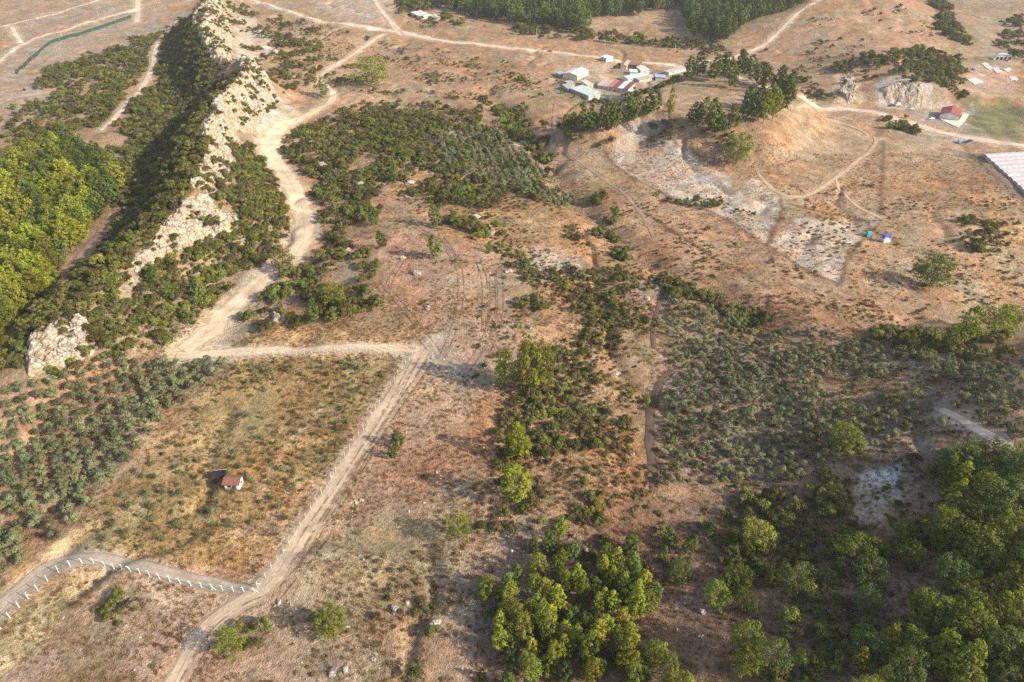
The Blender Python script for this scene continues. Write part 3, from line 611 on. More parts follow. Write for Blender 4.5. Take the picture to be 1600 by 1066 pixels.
PINE = {
    'young': [pine_proto(300 + k, 2.2 + 0.25 * k, 'cone' if k % 2 == 0 else 'ovoid', 0.14, 1700, 0.40, M['pine_yellow' if k < 3 else 'pine']) for k in range(4)],
    'round': [pine_proto(330 + k, 3.5 + 0.3 * k, 'round', 0.14, 2600, 0.42, M['pine_dark' if k % 2 else 'pine']) for k in range(4)],
    'ridge': [pine_proto(360 + k, 2.9 + 0.25 * k, 'ovoid', 0.18, 2400, 0.44, M['pine_yellow' if k < 2 else 'pine']) for k in range(4)],
    'hill': [pine_proto(390 + k, 1.9 + 0.25 * k, 'ovoid', 0.34, 1300, 0.44, M['pine_yellow' if k != 1 else 'pine']) for k in range(3)],
    'forest': [pine_proto(420 + k, 2.7, 'cone' if k == 0 else 'ovoid', 0.12, 1000, 0.70, M['pine_dark']) for k in range(3)],
}
SHRUB = [dome_proto(500 + k, 1.5, 1.7 + 0.25 * (k % 3), 640, 0.34, M[('maquis', 'maquis_lite', 'maquis', 'maquis_brown')[k % 4]]) for k in range(8)]
SHRUB_DRY = [dome_proto(520 + k, 1.3, 1.0, 300, 0.36, M['maquis_dry']) for k in range(3)]
OLIVE = [olive_proto(540 + k) for k in range(4)]
SAP = [sapling_proto(560 + k) for k in range(3)]
TUFT = [tuft_proto(580 + k) for k in range(4)]

ORD = 'first second third fourth fifth sixth seventh eighth ninth tenth eleventh twelfth thirteenth fourteenth fifteenth sixteenth seventeenth eighteenth nineteenth twentieth'.split()
def ordinal(i):
    if i < 20: return ORD[i]
    n = i + 1; return '%d%s' % (n, 'th' if 10 < n % 100 < 14 else {1: 'st', 2: 'nd', 3: 'rd'}.get(n % 10, 'th'))

def scatter(px, spacing, cover=1.0, seed=0, jit=0.42, rows=None, clear=0.6, nscale=18.0, ragm=14.0):
    """points on the terrain inside a traced patch: jittered lattice (rows = heading for planted rows), thinned by clumpy noise"""
    w = hit(px) if not isinstance(px, np.ndarray) else px
    rg = np.random.default_rng(seed); lo = w.min(0); hi = w.max(0); c = (lo + hi) / 2; R = np.hypot(*(hi - lo)) / 2 + spacing
    k = np.arange(-R, R, spacing); gx, gy = np.meshgrid(k, k * (1.0 if rows is not None else 0.87))
    if rows is None: gx[1::2] += spacing / 2; ang = rg.random() * 6.28
    else: ang = rows
    q = np.stack([gx.ravel(), gy.ravel()], 1) + rg.uniform(-jit, jit, (gx.size, 2)) * spacing
    co, si = math.cos(ang), math.sin(ang); q = np.stack([q[:, 0] * co - q[:, 1] * si, q[:, 0] * si + q[:, 1] * co], 1) + c
    sd = polysd(q, w); rag = 0.0 if rows is not None else min(ragm, 4.5 * spacing)
    q = q[sd + rag * (fbm(q[:, 0], q[:, 1], 11.0, seed + 650, 3) * 1.3 - 0.15) > 0]
    if cover < 1:
        n = 0.5 + 0.75 * fbm(q[:, 0], q[:, 1], nscale, seed + 700, 3); q = q[n * 0.75 + 0.25 * rg.random(len(q)) < np.quantile(n * 0.75 + 0.125, min(1, cover))] if len(q) else q
    return q[road_clear(q) > clear] if len(q) else q

def gn_scatter(name, protos, pts, scl, rot, pick, label, cat=None):
    """one 'stuff' object: prototypes instanced on points (geometry nodes)"""
    pc = bpy.data.collections.new(name + '_prototypes')
    for k, me in enumerate(protos):
        q = bpy.data.objects.new('%s_proto_%02d' % (name, k), me); pc.objects.link(q)
    me = bpy.data.meshes.new(name); n = len(pts); me.vertices.add(n); me.vertices.foreach_set('co', np.asarray(pts, np.float32).ravel())
    for an, ty, arr, key in (('scl', 'FLOAT', scl, 'value'), ('pick', 'INT', pick, 'value')):
        a = me.attributes.new(an, ty, 'POINT'); a.data.foreach_set(key, np.asarray(arr, np.int32 if ty == 'INT' else np.float32))
    a = me.attributes.new('rot', 'FLOAT_VECTOR', 'POINT'); a.data.foreach_set('vector', np.asarray(rot, np.float32).ravel())
    o = ob(name, me); gt = bpy.data.node_groups.new(name + '_scatter', 'GeometryNodeTree')
    gt.interface.new_socket('Geometry', in_out='INPUT', socket_type='NodeSocketGeometry'); gt.interface.new_socket('Geometry', in_out='OUTPUT', socket_type='NodeSocketGeometry')
    gi = gt.nodes.new('NodeGroupInput'); go = gt.nodes.new('NodeGroupOutput'); ip = gt.nodes.new('GeometryNodeInstanceOnPoints'); ci = gt.nodes.new('GeometryNodeCollectionInfo')
    ci.inputs[0].default_value = pc; ci.inputs['Separate Children'].default_value = True; ci.inputs['Reset Children'].default_value = True
    def at(nm, ty):
        q = gt.nodes.new('GeometryNodeInputNamedAttribute'); q.data_type = ty; q.inputs['Name'].default_value = nm; return q.outputs[0]
    L = gt.links.new
    L(gi.outputs[0], ip.inputs['Points']); L(ci.outputs[0], ip.inputs['Instance']); ip.inputs['Pick Instance'].default_value = True
    L(at('pick', 'INT'), ip.inputs['Instance Index']); L(at('scl', 'FLOAT'), ip.inputs['Scale'])
    e2r = gt.nodes.new('FunctionNodeEulerToRotation'); L(at('rot', 'FLOAT_VECTOR'), e2r.inputs[0]); L(e2r.outputs[0], ip.inputs['Rotation'])
    L(ip.outputs[0], go.inputs[0]); md = o.modifiers.new('scatter', 'NODES'); md.node_group = gt
    return tag(o, label, cat, kind='stuff')
def stuff_from(name, protos, xy, scl, label, seed, sink=0.05, cat=None):
    rg = np.random.default_rng(seed); z = height(xy[:, 0], xy[:, 1]) - sink
    rot = np.column_stack([rg.normal(size=len(xy)) * 0.12, rg.normal(size=len(xy)) * 0.12, rg.random(len(xy)) * 6.283])
    return gn_scatter(name, protos, np.column_stack([xy, z]), scl, rot, rg.integers(0, len(protos), len(xy)), label, cat)

def put_tree(name, pr, x, y, s, rz, label, cat, group=None, zs=1.0):
    e = empty(name, (x, y, H1(x, y) - 0.1), rz); e.scale = (s, s, s * zs)
    ob('trunk', pr[0], e); ob('crown', pr[1], e)
    return tag(e, label, cat, group)

# ------------------------------------------------------------------ pines
rp = random.Random(21)
def px_tree(px, py, wpx, hpx, kind):
    """a lone tree traced by its foot: photo size -> metres"""
    w = hit([(px, py)])[0]; z = H1(*w); d = project(w[0], w[1], z)[2]; m = d / FPX
    ang = math.atan2(CAM_H - z, math.hypot(*w)); wid = wpx * m; ht = max(2.2, (hpx * m - 0.35 * wid * math.sin(ang)) / math.cos(ang))
    return w[0], w[1], wid, ht, kind
LONE = [
    (583, 136, 50, 44, 'round', 'big round pine standing alone on the tan slope under the road fork'),
    (508, 152, 22, 28, 'round', 'small bright green pine beside the upper bend of the track'),
    (600, 388, 26, 30, 'young', 'bright yellow-green pine at the edge of the bulldozed clearing, above the rocks'),
    (588, 352, 26, 32, 'round', 'darker pine just behind the bright one on the bulldozed clearing'),
    (684, 404, 28, 38, 'round', 'lone round pine in the middle of the bulldozed clearing'),
    (522, 478, 32, 40, 'round', 'mid green pine among shrubs between track and clearing'),
    (489, 506, 22, 36, 'young', 'narrow pine at the lower tip of the shrub wedge'),
    (444, 424, 36, 36, 'young', 'yellow-green pine leaning over the kink of the pale track'),
    (716, 320, 32, 32, 'round', 'small dark pine on the orange slope under the olive strip'),
    (612, 285, 34, 30, 'round', 'round green pine above the bulldozed clearing among white rocks'),
    (682, 352, 26, 34, 'round', 'green pine on the upper rim of the bulldozed clearing'),
    (788, 602, 34, 56, 'young', 'bright pine beside the tall twin pines below the clearing'),
    (826, 618, 46, 90, 'ridge', 'tallest pine of the trio below the bulldozed clearing'),
    (848, 612, 34, 76, 'round', 'darker tall pine forming the other half of the twin'),
    (810, 716, 40, 60, 'young', 'yellow-green pine halfway down the middle slope'),
    (806, 782, 46, 62, 'young', 'broad bright pine on the middle slope above the grove'),
    (718, 840, 36, 40, 'round', 'round olive-green pine at the lower edge of the mown slope'),
    (616, 716, 22, 24, 'round', 'small round pine beside the lower track'),
    (624, 698, 26, 30, 'round', 'bushy green pine right of the lower track'),
    (1452, 448, 52, 52, 'round', 'round pine standing alone in the dry fields below the blue hut'),
    (1498, 548, 40, 72, 'hill', 'tall thin-crowned pine left of the broad pair by the orchard edge'),
    (1480, 552, 30, 50, 'hill', 'smaller thin pine at the orchard corner'),
    (1545, 530, 52, 58, 'round', 'broad dark pine above the orchard at the photo edge'),
    (1568, 520, 44, 48, 'round', 'broad pine touching its neighbour above the orchard'),
    (1316, 704, 44, 48, 'round', 'bright green round tree alone at the lower orchard edge'),
    (1150, 256, 38, 48, 'round', 'dense round pine at the lower right foot of the pine mound'),
    (766, 395, 24, 20, 'round', 'low green pine near the upper right rim of the clearing'),
    (520, 990, 42, 44, 'round', 'round bush-like pine near the bottom centre, right of the track fork'),
    (364, 1020, 40, 42, 'round', 'dark low pine beside the track leaving the bottom of the photo'),
    (270, 470, 30, 34, 'young', 'light yellow-green pine on the ridge slope above the pale track'),
    (235, 445, 26, 30, 'young', 'light green pine among the ridge shrubs below the outcrop'),
    (315, 470, 26, 34, 'young', 'bright pine on the ridge slope close to the pale track'),
]
PROTO_W = {'young': (4.6, 5.2, 5.6, 6.2), 'round': (8.0, 8.6, 9.2, 9.8), 'ridge': (7.0, 7.5, 8.0, 8.5), 'hill': (5.0, 5.5, 6.0), 'forest': (7, 7, 7)}
pines = []          # x, y, width, height, kind, zone, label
for px, py, wp, hp, kd, lb in LONE: pines.append(px_tree(px, py, wp * 1.18, hp * 1.1, kd) + ('lone', lb))
HILL = [(915, 207, 13, 40), (927, 204, 13, 34), (951, 208, 15, 44), (958, 204, 12, 36), (968, 193, 12, 30), (983, 193, 13, 36), (990, 190, 12, 34), (1000, 184, 13, 32), (1021, 177, 16, 34), (1044, 204, 16, 58), (1081, 194, 17, 32), (1104, 194, 14, 36), (1114, 207, 20, 46), (1126, 210, 18, 40), (1145, 203, 15, 34), (940, 200, 12, 30), (1010, 182, 12, 30), (1093, 190, 12, 26),
        (1077, 126, 20, 32), (1091, 122, 24, 38), (1112, 126, 26, 36), (1124, 122, 26, 34), (1134, 118, 24, 32), (1144, 138, 24, 38), (1152, 120, 24, 34), (1163, 122, 26, 38), (1174, 128, 24, 36), (1189, 137, 26, 34), (1200, 133, 24, 34), (1209, 141, 26, 36), (1220, 146, 24, 36), (1229, 150, 22, 34), (1163, 186, 24, 40), (1178, 190, 24, 42), (1192, 193, 24, 44), (1206, 189, 24, 44), (1214, 180, 24, 42), (1222, 174, 24, 42), (1231, 164, 22, 40), (1196, 176, 22, 38), (1186, 168, 20, 34), (1210, 164, 22, 36), (1170, 172, 20, 32), (1139, 233, 20, 26)]
for k, (px, py, wp, hp) in enumerate(HILL): pines.append(px_tree(px, py, wp * 1.05, hp * 1.15, 'hill' if k < 18 else ('ridge' if k % 3 else 'hill')) + (('mound' if k < 18 else 'crown'), None))
def zone_pines(px, spacing, cover, seed, kind, zone, h0, h1, wf=(0.85, 1.2)):
    for x, y in scatter(px, spacing, cover, seed, 0.36, clear=1.0, ragm=4.0):
        h = rp.uniform(h0, h1) * (0.75 + 0.25 * rp.random()); k = kind if isinstance(kind, str) else rp.choice(kind)
        base_w = {'young': 0.55, 'round': 0.88, 'ridge': 0.75, 'hill': 0.5, 'forest': 0.55}[k]
        pines.append((x, y, h * base_w * rp.uniform(*wf), h, k, zone, None))
zone_pines([(-30, 545), (-30, 300), (60, 262), (110, 232), (170, 262), (196, 300), (165, 350), (118, 395), (95, 440), (40, 495), (0, 545)], 6.6, 1.0, 31, ['ridge', 'ridge', 'young'], 'ridge', 14, 20)
zone_pines([(750, 900), (800, 860), (860, 855), (930, 845), (985, 850), (1005, 905), (1030, 960), (1015, 1010), (1060, 1085), (790, 1085), (770, 1010), (780, 960), (740, 950)], 4.0, 0.85, 32, ['young', 'young', 'young', 'hill'], 'grove', 6.5, 11, (0.85, 1.15))
zone_pines([(1035, 870), (1060, 860), (1060, 900), (1040, 920)], 5, 1.0, 36, ['young', 'round'], 'grove', 7, 10)
zone_pines([(1085, 905), (1130, 880), (1180, 920), (1150, 960), (1090, 960)], 6.5, 1.0, 33, 'round', 'shade', 7, 9)
zone_pines([(1130, 1000), (1180, 990), (1190, 1040), (1150, 1060)], 7, 1.0, 34, 'round', 'shade', 9, 11)
zone_pines([(1430, 735), (1500, 705), (1600, 730), (1640, 800), (1640, 1100), (1300, 1100), (1330, 1020), (1400, 960), (1480, 930), (1440, 870), (1470, 800)], 4.9, 1.0, 35, ['round', 'round', 'round', 'young'], 'wood', 7.5, 12)
zone_pines([(1280, 860), (1420, 840), (1440, 930), (1380, 960), (1300, 940)], 5.8, 0.8, 37, 'round', 'wood', 7, 10)
zone_pines([(1160, 840), (1200, 830), (1200, 865), (1165, 870)], 6, 1.0, 38, 'round', 'shade', 8, 11)
zone_pines([(1210, 910), (1255, 900), (1250, 945), (1215, 950)], 7, 1.0, 39, 'round', 'shade', 9, 11)
zone_pines([(690, 14), (760, 34), (840, 44), (915, 54), (925, 30), (1000, 22), (1060, 12), (1070, -20), (690, -20)], 10, 0.9, 41, 'forest', 'forest', 17, 25, (0.8, 1.1))
zone_pines([(1060, 22), (1085, 60), (1130, 70), (1165, 40), (1215, 22), (1265, 8), (1290, -20), (1060, -20)], 9, 0.95, 42, 'forest', 'forest', 16, 24, (0.8, 1.1))
def seen_size(x, y, s):
    z = height(x, y); u, v, d = project(x, y, z)
    return np.where((u > -25) & (u < 1625) & (v > -15) & (v < 1100), s * FPX / d, -1)
pa = np.array([[p[0], p[1], p[2] * 0.5 + p[3] * 0.5] for p in pines]); sz = seen_size(pa[:, 0], pa[:, 1], pa[:, 2])
order = np.argsort(-sz); keep = set(int(i) for i in order[:300] if sz[i] > 0)
LAND = {
    'ridge': ('pine of the stand left of the rocky ridge', 'pine', 'pine stand left of the rocky ridge'),
    'grove': ('yellow-green pine of the young grove at the bottom', 'pine', 'young pine grove at the bottom of the photo'),
    'shade': ('shaded pine between bottom grove and lower right wood', 'pine', 'loose pines in the shaded hollow'),
    'wood': ('rounded pine in the shaded wood at lower right', 'pine', 'dark pine wood on the lower right slope'),
    'mound': ('slim sparse pine on the mound below the farm sheds', 'pine', 'slim pines along the mound'),
    'crown': ('dense pine in the clump crowning the mound', 'pine', 'pine clump on top of the mound'),
    'forest': ('tall dark pine in the forest beyond the valley road', 'pine', 'forest beyond the valley road'),
}
byz = {}
rest = []
for i, p in enumerate(pines):
    if i in keep: byz.setdefault(p[5], []).append(p)
    elif sz[i] > 0 or p[5] == 'forest': rest.append(p)
for zn, lst in byz.items():
    def key(p): return project(p[0], p[1], H1(p[0], p[1]))[0]
    lst.sort(key=key)
    for i, p in enumerate(lst):
        x, y, wd, ht, kd, _, lb = p; k = rp.randrange(len(PINE[kd])); k = k - k % 2 if zn == 'lone' and kd == 'round' else k; s = ht / 10.0
        if zn != 'lone': lb = '%s, %s counting from the left' % (LAND[zn][0], ordinal(i))
        e = put_tree('pine_tree', PINE[kd][k], x, y, s, rp.random() * 6.28, lb, 'pine', None if zn == 'lone' else LAND[zn][2])
        sw = wd / PROTO_W[kd][k]; e.scale = (sw * rp.uniform(0.93, 1.07), sw, s)
if rest:
    xy = np.array([(p[0], p[1]) for p in rest]); stuff_from('forest', [q[1] for q in PINE['forest']], xy, np.array([p[3] / 10 for p in rest]), 'dark pine forest massed beyond the valley road', 71)

# ------------------------------------------------------------------ shrubs of the maquis
OUT_PX = [
    ([(300, 40), (312, 14), (348, 4), (362, 45), (356, 95), (330, 98), (312, 62)], 'tall sunlit cliff at the far top end of the ridge', 5.0, 1, 0.9),
    ([(396, 94), (412, 112), (428, 145), (418, 178), (400, 204), (374, 220), (350, 232), (322, 224), (308, 208), (336, 165), (368, 128)], 'broad yellow cliff band along the middle of the ridge', 5.5, 21, 0.8),
    ([(335, 226), (362, 236), (370, 265), (336, 302), (292, 296), (312, 262)], 'pale knob of rock below the yellow cliff band', 4.5, 41, 0.7),
    ([(284, 314), (326, 302), (336, 322), (376, 340), (366, 368), (310, 384), (262, 402), (230, 390)], 'cream outcrop scattered with shrubs halfway down the ridge', 4.2, 61, 0.6),
    ([(172, 420), (200, 402), (240, 382), (270, 398), (215, 430)], 'small cream outcrop below the halfway rocks of the ridge', 3.6, 81, 0.6),
    ([(44, 534), (74, 505), (102, 484), (150, 505), (144, 548), (92, 580), (46, 586)], 'isolated white outcrop at the low left end of the ridge', 4.2, 101, 0.5),
    ([(416, 488), (440, 484), (450, 500), (425, 510)], 'white rock patch in the shrub wedge beside the track', 2.0, 141, 0.45),
    ([(1312, 120), (1330, 116), (1342, 150), (1325, 163), (1310, 150)], 'yellow eroded bank at the left of the road cutting', 2.5, 161, 1.1),
    ([(1374, 142), (1400, 124), (1442, 140), (1456, 166), (1420, 170), (1388, 166)], 'grey eroded cut bank above the parked cars', 2.5, 181, 1.1),
]
OUT_W = [hit(q[0]) for q in OUT_PX]; CLEAR_W = hit([(1340, 742), (1402, 732), (1408, 772), (1376, 818), (1326, 812)])
Z_SHRUB = [  # patch, spacing, cover, size lo, hi, label, group
    ([(-20, 590), (60, 530), (130, 480), (210, 425), (300, 335), (330, 262), (335, 205), (385, 126), (345, 95), (325, 40), (285, 30), (258, 60), (240, 120), (200, 175), (180, 240), (170, 330), (95, 440), (40, 500), (-20, 560)], 2.3, 1.0, .8, 1.35, 'dark green shrub on the shaded side of the rocky ridge', 'shrubs on the shaded ridge flank'),
    ([(0, 205), (40, 160), (70, 110), (150, 85), (272, 38), (240, 75), (234, 108), (190, 165), (160, 200), (100, 215), (0, 300)], 2.6, .72, .8, 1.4, 'grey-green shrub in the scrub left of the ridge path', 'scrub left of the ridge path'),
    ([(330, 225), (372, 218), (400, 225), (430, 270), (450, 310), (452, 370), (430, 408), (382, 440), (335, 490), (282, 543), (235, 562), (150, 562), (60, 592), (0, 605), (0, 560), (100, 500), (200, 420), (300, 325)], 2.15, .95, .8, 1.3, 'sunlit olive-green shrub between the ridge crest and the pale track', 'shrubs on the sunlit ridge flank'),
    ([(442, 215), (520, 165), (640, 168), (690, 205), (650, 260), (590, 300), (562, 360), (560, 420), (615, 500), (622, 525), (540, 508), (450, 512), (392, 532), (385, 515), (405, 470), (445, 432), (505, 385), (500, 330), (478, 285), (446, 250)], 2.1, .75, .65, 1.25, 'dense green shrub between the pale track and the bulldozed clearing', 'shrubs right of the pale track'),
    ([(560, 160), (740, 170), (860, 300), (780, 320), (800, 400), (700, 372), (610, 318), (640, 262)], 2.6, .55, .7, 1.3, 'green shrub dotting the orange slope under the olive strip', 'shrubs on the orange slope'),
    ([(400, 20), (600, 60), (800, 95), (860, 150), (760, 165), (560, 150), (430, 135)], 4.0, .22, .5, 1.0, 'low shrub on the tan slope under the valley road', 'shrubs under the valley road'),
    ([(1180, 100), (1260, 20), (1450, 20), (1480, 60), (1300, 130)], 5.0, .16, .5, 1.0, 'low shrub on the bare tan hill', 'shrubs on the tan hill'),
    ([(590, 400), (800, 420), (810, 560), (740, 780), (560, 800), (660, 560)], 3.2, .12, .3, .6, 'small green shrub on the bulldozed ground', 'shrubs on the bulldozed ground'),
    ([(900, 240), (1010, 330), (1310, 460), (1600, 480), (1600, 400), (1500, 320), (1400, 440), (1200, 400), (1010, 300)], 3.6, .16, .4, .8, 'low shrub in the dry fields on the right', 'shrubs in the dry fields'),
    ([(800, 400), (1000, 430), (1035, 460), (1000, 560), (1000, 700), (1008, 760), (940, 815), (740, 830), (775, 660), (805, 560), (812, 470)], 2.0, .68, .42, .85, 'shrub on the dry slope between clearing and orchard', 'shrubs on the dry middle slope'),
    ([(1070, 790), (1300, 745), (1420, 725), (1600, 760), (1620, 1090), (1180, 1090), (1190, 960), (1100, 840)], 2.3, .74, .55, 1.1, 'dark undergrowth shrub in the shaded lower right hollow', 'shaded undergrowth'),
    ([(700, 840), (800, 800), (1040, 850), (1090, 1090), (790, 1090), (745, 960)], 2.6, .5, .45, .8, 'dark shrub beneath the young pine grove', 'undergrowth of the pine grove'),
    ([(365, 0), (460, 30), (520, 70), (500, 130), (425, 130), (400, 90), (360, 40)], 3.4, .28, .7, 1.4, 'shrub on the tan slope beside the ridge top', 'shrubs beside the ridge top'),
    ([(1310, 105), (1345, 98), (1400, 78), (1450, 72), (1512, 98), (1500, 150), (1450, 140), (1400, 122), (1330, 118)], 3.0, .7, .9, 1.6, 'shrub on the hummock above the road cutting', 'shrubs above the road cutting'),
    ([(1240, 125), (1300, 135), (1310, 160), (1250, 150)], 3.5, .6, .9, 1.4, 'shrub beside the road below the tan hill', 'shrubs beside the valley road'),
    ([(800, 40), (1000, 55), (1140, 72), (1120, 85), (900, 62), (800, 55)], 4.0, .6, 1.0, 1.9, 'shrub fringing the far forest', 'shrubs fringing the far forest'),
    ([(620, 0), (690, 0), (720, 40), (660, 45), (630, 25)], 4.0, .5, 1.0, 1.8, 'shrub around the far white sheds', 'shrubs by the far sheds'),
    ([(1450, 0), (1470, 30), (1462, 50), (1500, 70), (1520, 80), (1510, 62), (1480, 40), (1475, 0)], 3.4, .9, 1.2, 2.0, 'shrub in the hedge line right of the tan hill', 'hedge right of the tan hill'),
    ([(1540, 40), (1600, 20), (1600, 100), (1570, 85)], 4.2, .5, 1.0, 1.9, 'shrub at the far right above the polytunnel', 'shrubs above the polytunnel'),
    ([(760, 160), (800, 155), (860, 240), (870, 262), (840, 270), (790, 200)], 2.6, .9, .9, 1.6, 'green shrub filling the top of the gully', 'shrubs in the upper gully'),
    ([(905, 195), (940, 190), (1045, 185), (1100, 195), (1060, 210), (950, 215)], 3.0, .45, .7, 1.2, 'dark shrub beneath the slim pines of the mound', 'shrubs on the mound'),
    ([(870, 175), (940, 180), (960, 230), (900, 240), (870, 215)], 2.8, .7, .8, 1.4, 'dark shrub left of the mound', 'shrubs left of the mound'),
    ([(1090, 200), (1130, 195), (1150, 235), (1110, 240)], 3.0, .6, .8, 1.3, 'shrub among the pines on the mound flank', 'shrubs on the mound flank'),
    ([(925, 310), (945, 310), (965, 370), (990, 400), (975, 412), (945, 370)], 2.2, 1.0, .8, 1.4, 'green shrub in the hedge along the gully', 'gully hedge'),
    ([(1028, 432), (1090, 440), (1140, 468), (1185, 505), (1175, 522), (1120, 480), (1040, 450)], 2.2, 1.0, .8, 1.4, 'green shrub in the hedge along the upper orchard edge', 'hedge above the orchard'),
    ([(1335, 512), (1450, 520), (1600, 535), (1600, 560), (1450, 550), (1340, 530)], 2.6, .8, .8, 1.5, 'dark shrub between the dry fields and the orchard', 'shrubs between fields and orchard'),
    ([(1030, 308), (1130, 318), (1180, 340), (1110, 335)], 2.8, .7, .7, 1.2, 'shrub along the foot of the pale mound face', 'shrubs at the mound foot'),
    ([(870, 345), (900, 345), (930, 405), (900, 412)], 2.6, .7, .7, 1.2, 'green shrub above the chalk patch', 'shrubs above the chalk patch'),
    ([(1510, 350), (1570, 345), (1570, 390), (1510, 390)], 2.6, .75, .7, 1.2, 'grey shrub in the thicket below the pale greenhouse', 'thicket below the greenhouse'),
    ([(1390, 185), (1400, 182), (1426, 205), (1415, 210)], 2.2, 1.0, .9, 1.4, 'green shrub in the clump on the bank above the field', 'clump on the road bank'),
    ([(330, 1000), (420, 960), (520, 960), (510, 1010), (380, 1040)], 2.5, .42, .5, 1.0, 'low shrub among stones near the bottom centre', 'low shrubs near the bottom'),
    ([(600, 940), (760, 900), (770, 1066), (640, 1066)], 2.8, .28, .4, .9, 'low dark shrub left of the young pine grove', 'low shrubs left of the grove'),
    ([(175, 960), (235, 935), (240, 1000), (190, 1010)], 2.4, .5, .4, .9, 'small green shrub on the stony plot inside the lane bend', 'shrubs on the stony plot'),
    ([(1240, 700), (1420, 690), (1340, 725), (1250, 750)], 2.6, .5, .5, .9, 'dark shrub above the pale clearing in the hollow', 'shrubs above the pale clearing'),
    ([(1335, 745), (1400, 735), (1402, 800), (1340, 812)], 2.6, .3, .25, .45, 'little dark shrub dotted over the pale clearing', 'shrubs dotted over the pale clearing'),
    ([(866, 118), (880, 128), (900, 152), (940, 158), (1000, 140), (1070, 118), (1070, 126), (1000, 150), (940, 166), (890, 160), (862, 135)], 2.8, .6, .5, 1.1, 'dark shrub around the farm sheds', 'shrubs around the farm'),
    ([(970, 105), (985, 103), (984, 115), (968, 114)], 2.8, .6, .5, 1.0, 'green shrub in the middle of the farmyard', 'shrubs in the farmyard'),
    ([(60, 560), (95, 500), (150, 450), (190, 412), (250, 395), (215, 440), (150, 520), (90, 580)], 2.1, .96, .7, 1.2, 'sunlit shrub on the crest between the lower outcrops', 'crest shrubs between the lower outcrops'),
    ([(400, 240), (450, 300), (455, 400), (420, 410), (410, 330)], 2.2, .9, .7, 1.1, 'shrub at the left verge of the pale track', 'verge shrubs of the pale track'),
]
sx = []
for zi, (px, sp, cv, lo, hi, lb, gr) in enumerate(Z_SHRUB):
    sp *= 1.22; lo *= 0.85; hi *= 1.75; q = scatter(px, sp, cv, 800 + zi, clear=1.2); rg = np.random.default_rng(900 + zi)
    for w_ in OUT_W[:7]: q = q[polysd(q, w_) < 0.5] if len(q) else q
    if 'pale clearing' not in gr and len(q): q = q[polysd(q, CLEAR_W) < 0.5]
    s = lo + (hi - lo) * rg.random(len(q)) ** 1.7
    for (x, y), k in zip(q, s): sx.append((x, y, k, zi))
sx = np.array(sx); sz = seen_size(sx[:, 0], sx[:, 1], sx[:, 2]); o_ = np.argsort(-sz)
vis = sz > 0; u_, v_, d_ = project(sx[:, 0], sx[:, 1], height(sx[:, 0], sx[:, 1]))
# individuals: largest in view that stand clear of the canopy of the pine woods
top = o_[:300]; rs = random.Random(5); indiv = []
for i in top:
    x, y, s, zi = sx[i]; zi = int(zi); o = ob('shrub', rs.choice(SHRUB), None, (x, y, H1(x, y) - 0.08)); o.rotation_euler = (0, 0, rs.random() * 6.28)
    o.scale = (s * rs.uniform(.85, 1.2), s * rs.uniform(.85, 1.2), s * rs.uniform(.8, 1.15)); tag(o, Z_SHRUB[zi][5], 'shrub', Z_SHRUB[zi][6]); indiv.append((o, u_[i], v_[i], zi))
HOLLOW = [(1340, 770, 'beside the pale clearing'), (1150, 820, 'at the upper left of the shaded hollow'), (1250, 900, 'around the bare brown gap in the hollow'), (1240, 1010, 'at the bottom of the shaded hollow'), (1420, 900, 'below the pale clearing among pines'), (1480, 1010, 'deep in the lower right wood'), (1560, 830, 'under the pines at the right photo edge'), (1400, 1040, 'along the bottom edge right of the hollow')]
names = {}
for o, u, v, zi in indiv:
    if Z_SHRUB[zi][6] == 'shaded undergrowth': j = min(range(len(HOLLOW)), key=lambda k: math.hypot(HOLLOW[k][0] - u, HOLLOW[k][1] - v)); names.setdefault('dark shrub ' + HOLLOW[j][2], []).append((u, o))
    else: names.setdefault(o['label'], []).append((u, o))
for lb, lst in names.items():
    lst.sort(key=lambda q: q[0])
    for i, (u, o) in enumerate(lst): o['label'] = lb if len(lst) == 1 else '%s, %s from the left' % (lb, ordinal(i))
m = np.ones(len(sx), bool); m[top] = False
stuff_from('shrubland', SHRUB, sx[m][:, :2], sx[m][:, 2], 'mass of evergreen scrub over ridge, slopes and gullies', 72, 0.08)
dry = []
for k, (px, sp, cv, lo, hi) in enumerate([
    ([(800, 400), (1000, 430), (1040, 560), (1020, 760), (940, 820), (740, 830), (775, 660), (805, 560), (812, 470)], 2.3, .6, .45, 1.0), ([(560, 160), (740, 170), (930, 400), (800, 410), (610, 318)], 2.6, .6, .5, 1.0),
    ([(370, 560), (625, 555), (590, 620), (430, 860), (390, 895), (160, 862), (110, 850), (290, 650)], 2.6, .35, .3, .6), ([(1040, 450), (1180, 515), (1600, 560), (1600, 690), (1260, 750), (1030, 760)], 2.3, .6, .4, .9),
    ([(0, 1066), (60, 1010), (180, 925), (330, 950), (270, 1066)], 2.4, .4, .3, .7), ([(300, 1066), (450, 950), (700, 850), (760, 880), (780, 1066)], 2.3, .5, .35, .8), ([(900, 300), (1020, 330), (1300, 460), (1600, 440), (1600, 520), (1180, 510), (960, 420)], 3.0, .45, .5, 1.0),
    ([(1190, 280), (1600, 300), (1600, 450), (1300, 440)], 3.4, .4, .5, 1.0), ([(400, 20), (600, 70), (800, 90), (860, 160), (520, 150)], 4.0, .35, .6, 1.2), ([(1000, 770), (1260, 760), (1420, 720), (1400, 1066), (1000, 1066)], 2.6, .5, .4, .9)]):
    q = scatter(px, sp * 1.25, cv * .8, 1000 + k, clear=0.4); rg = np.random.default_rng(1100 + k); dry.append(np.column_stack([q, lo + (hi - lo) * rg.random(len(q)) ** 1.5]))
dry = np.vstack(dry); stuff_from('dry_weeds', SHRUB_DRY, dry[:, :2], dry[:, 2], 'brown dry weeds and thistles over the open slopes', 73, 0.05)
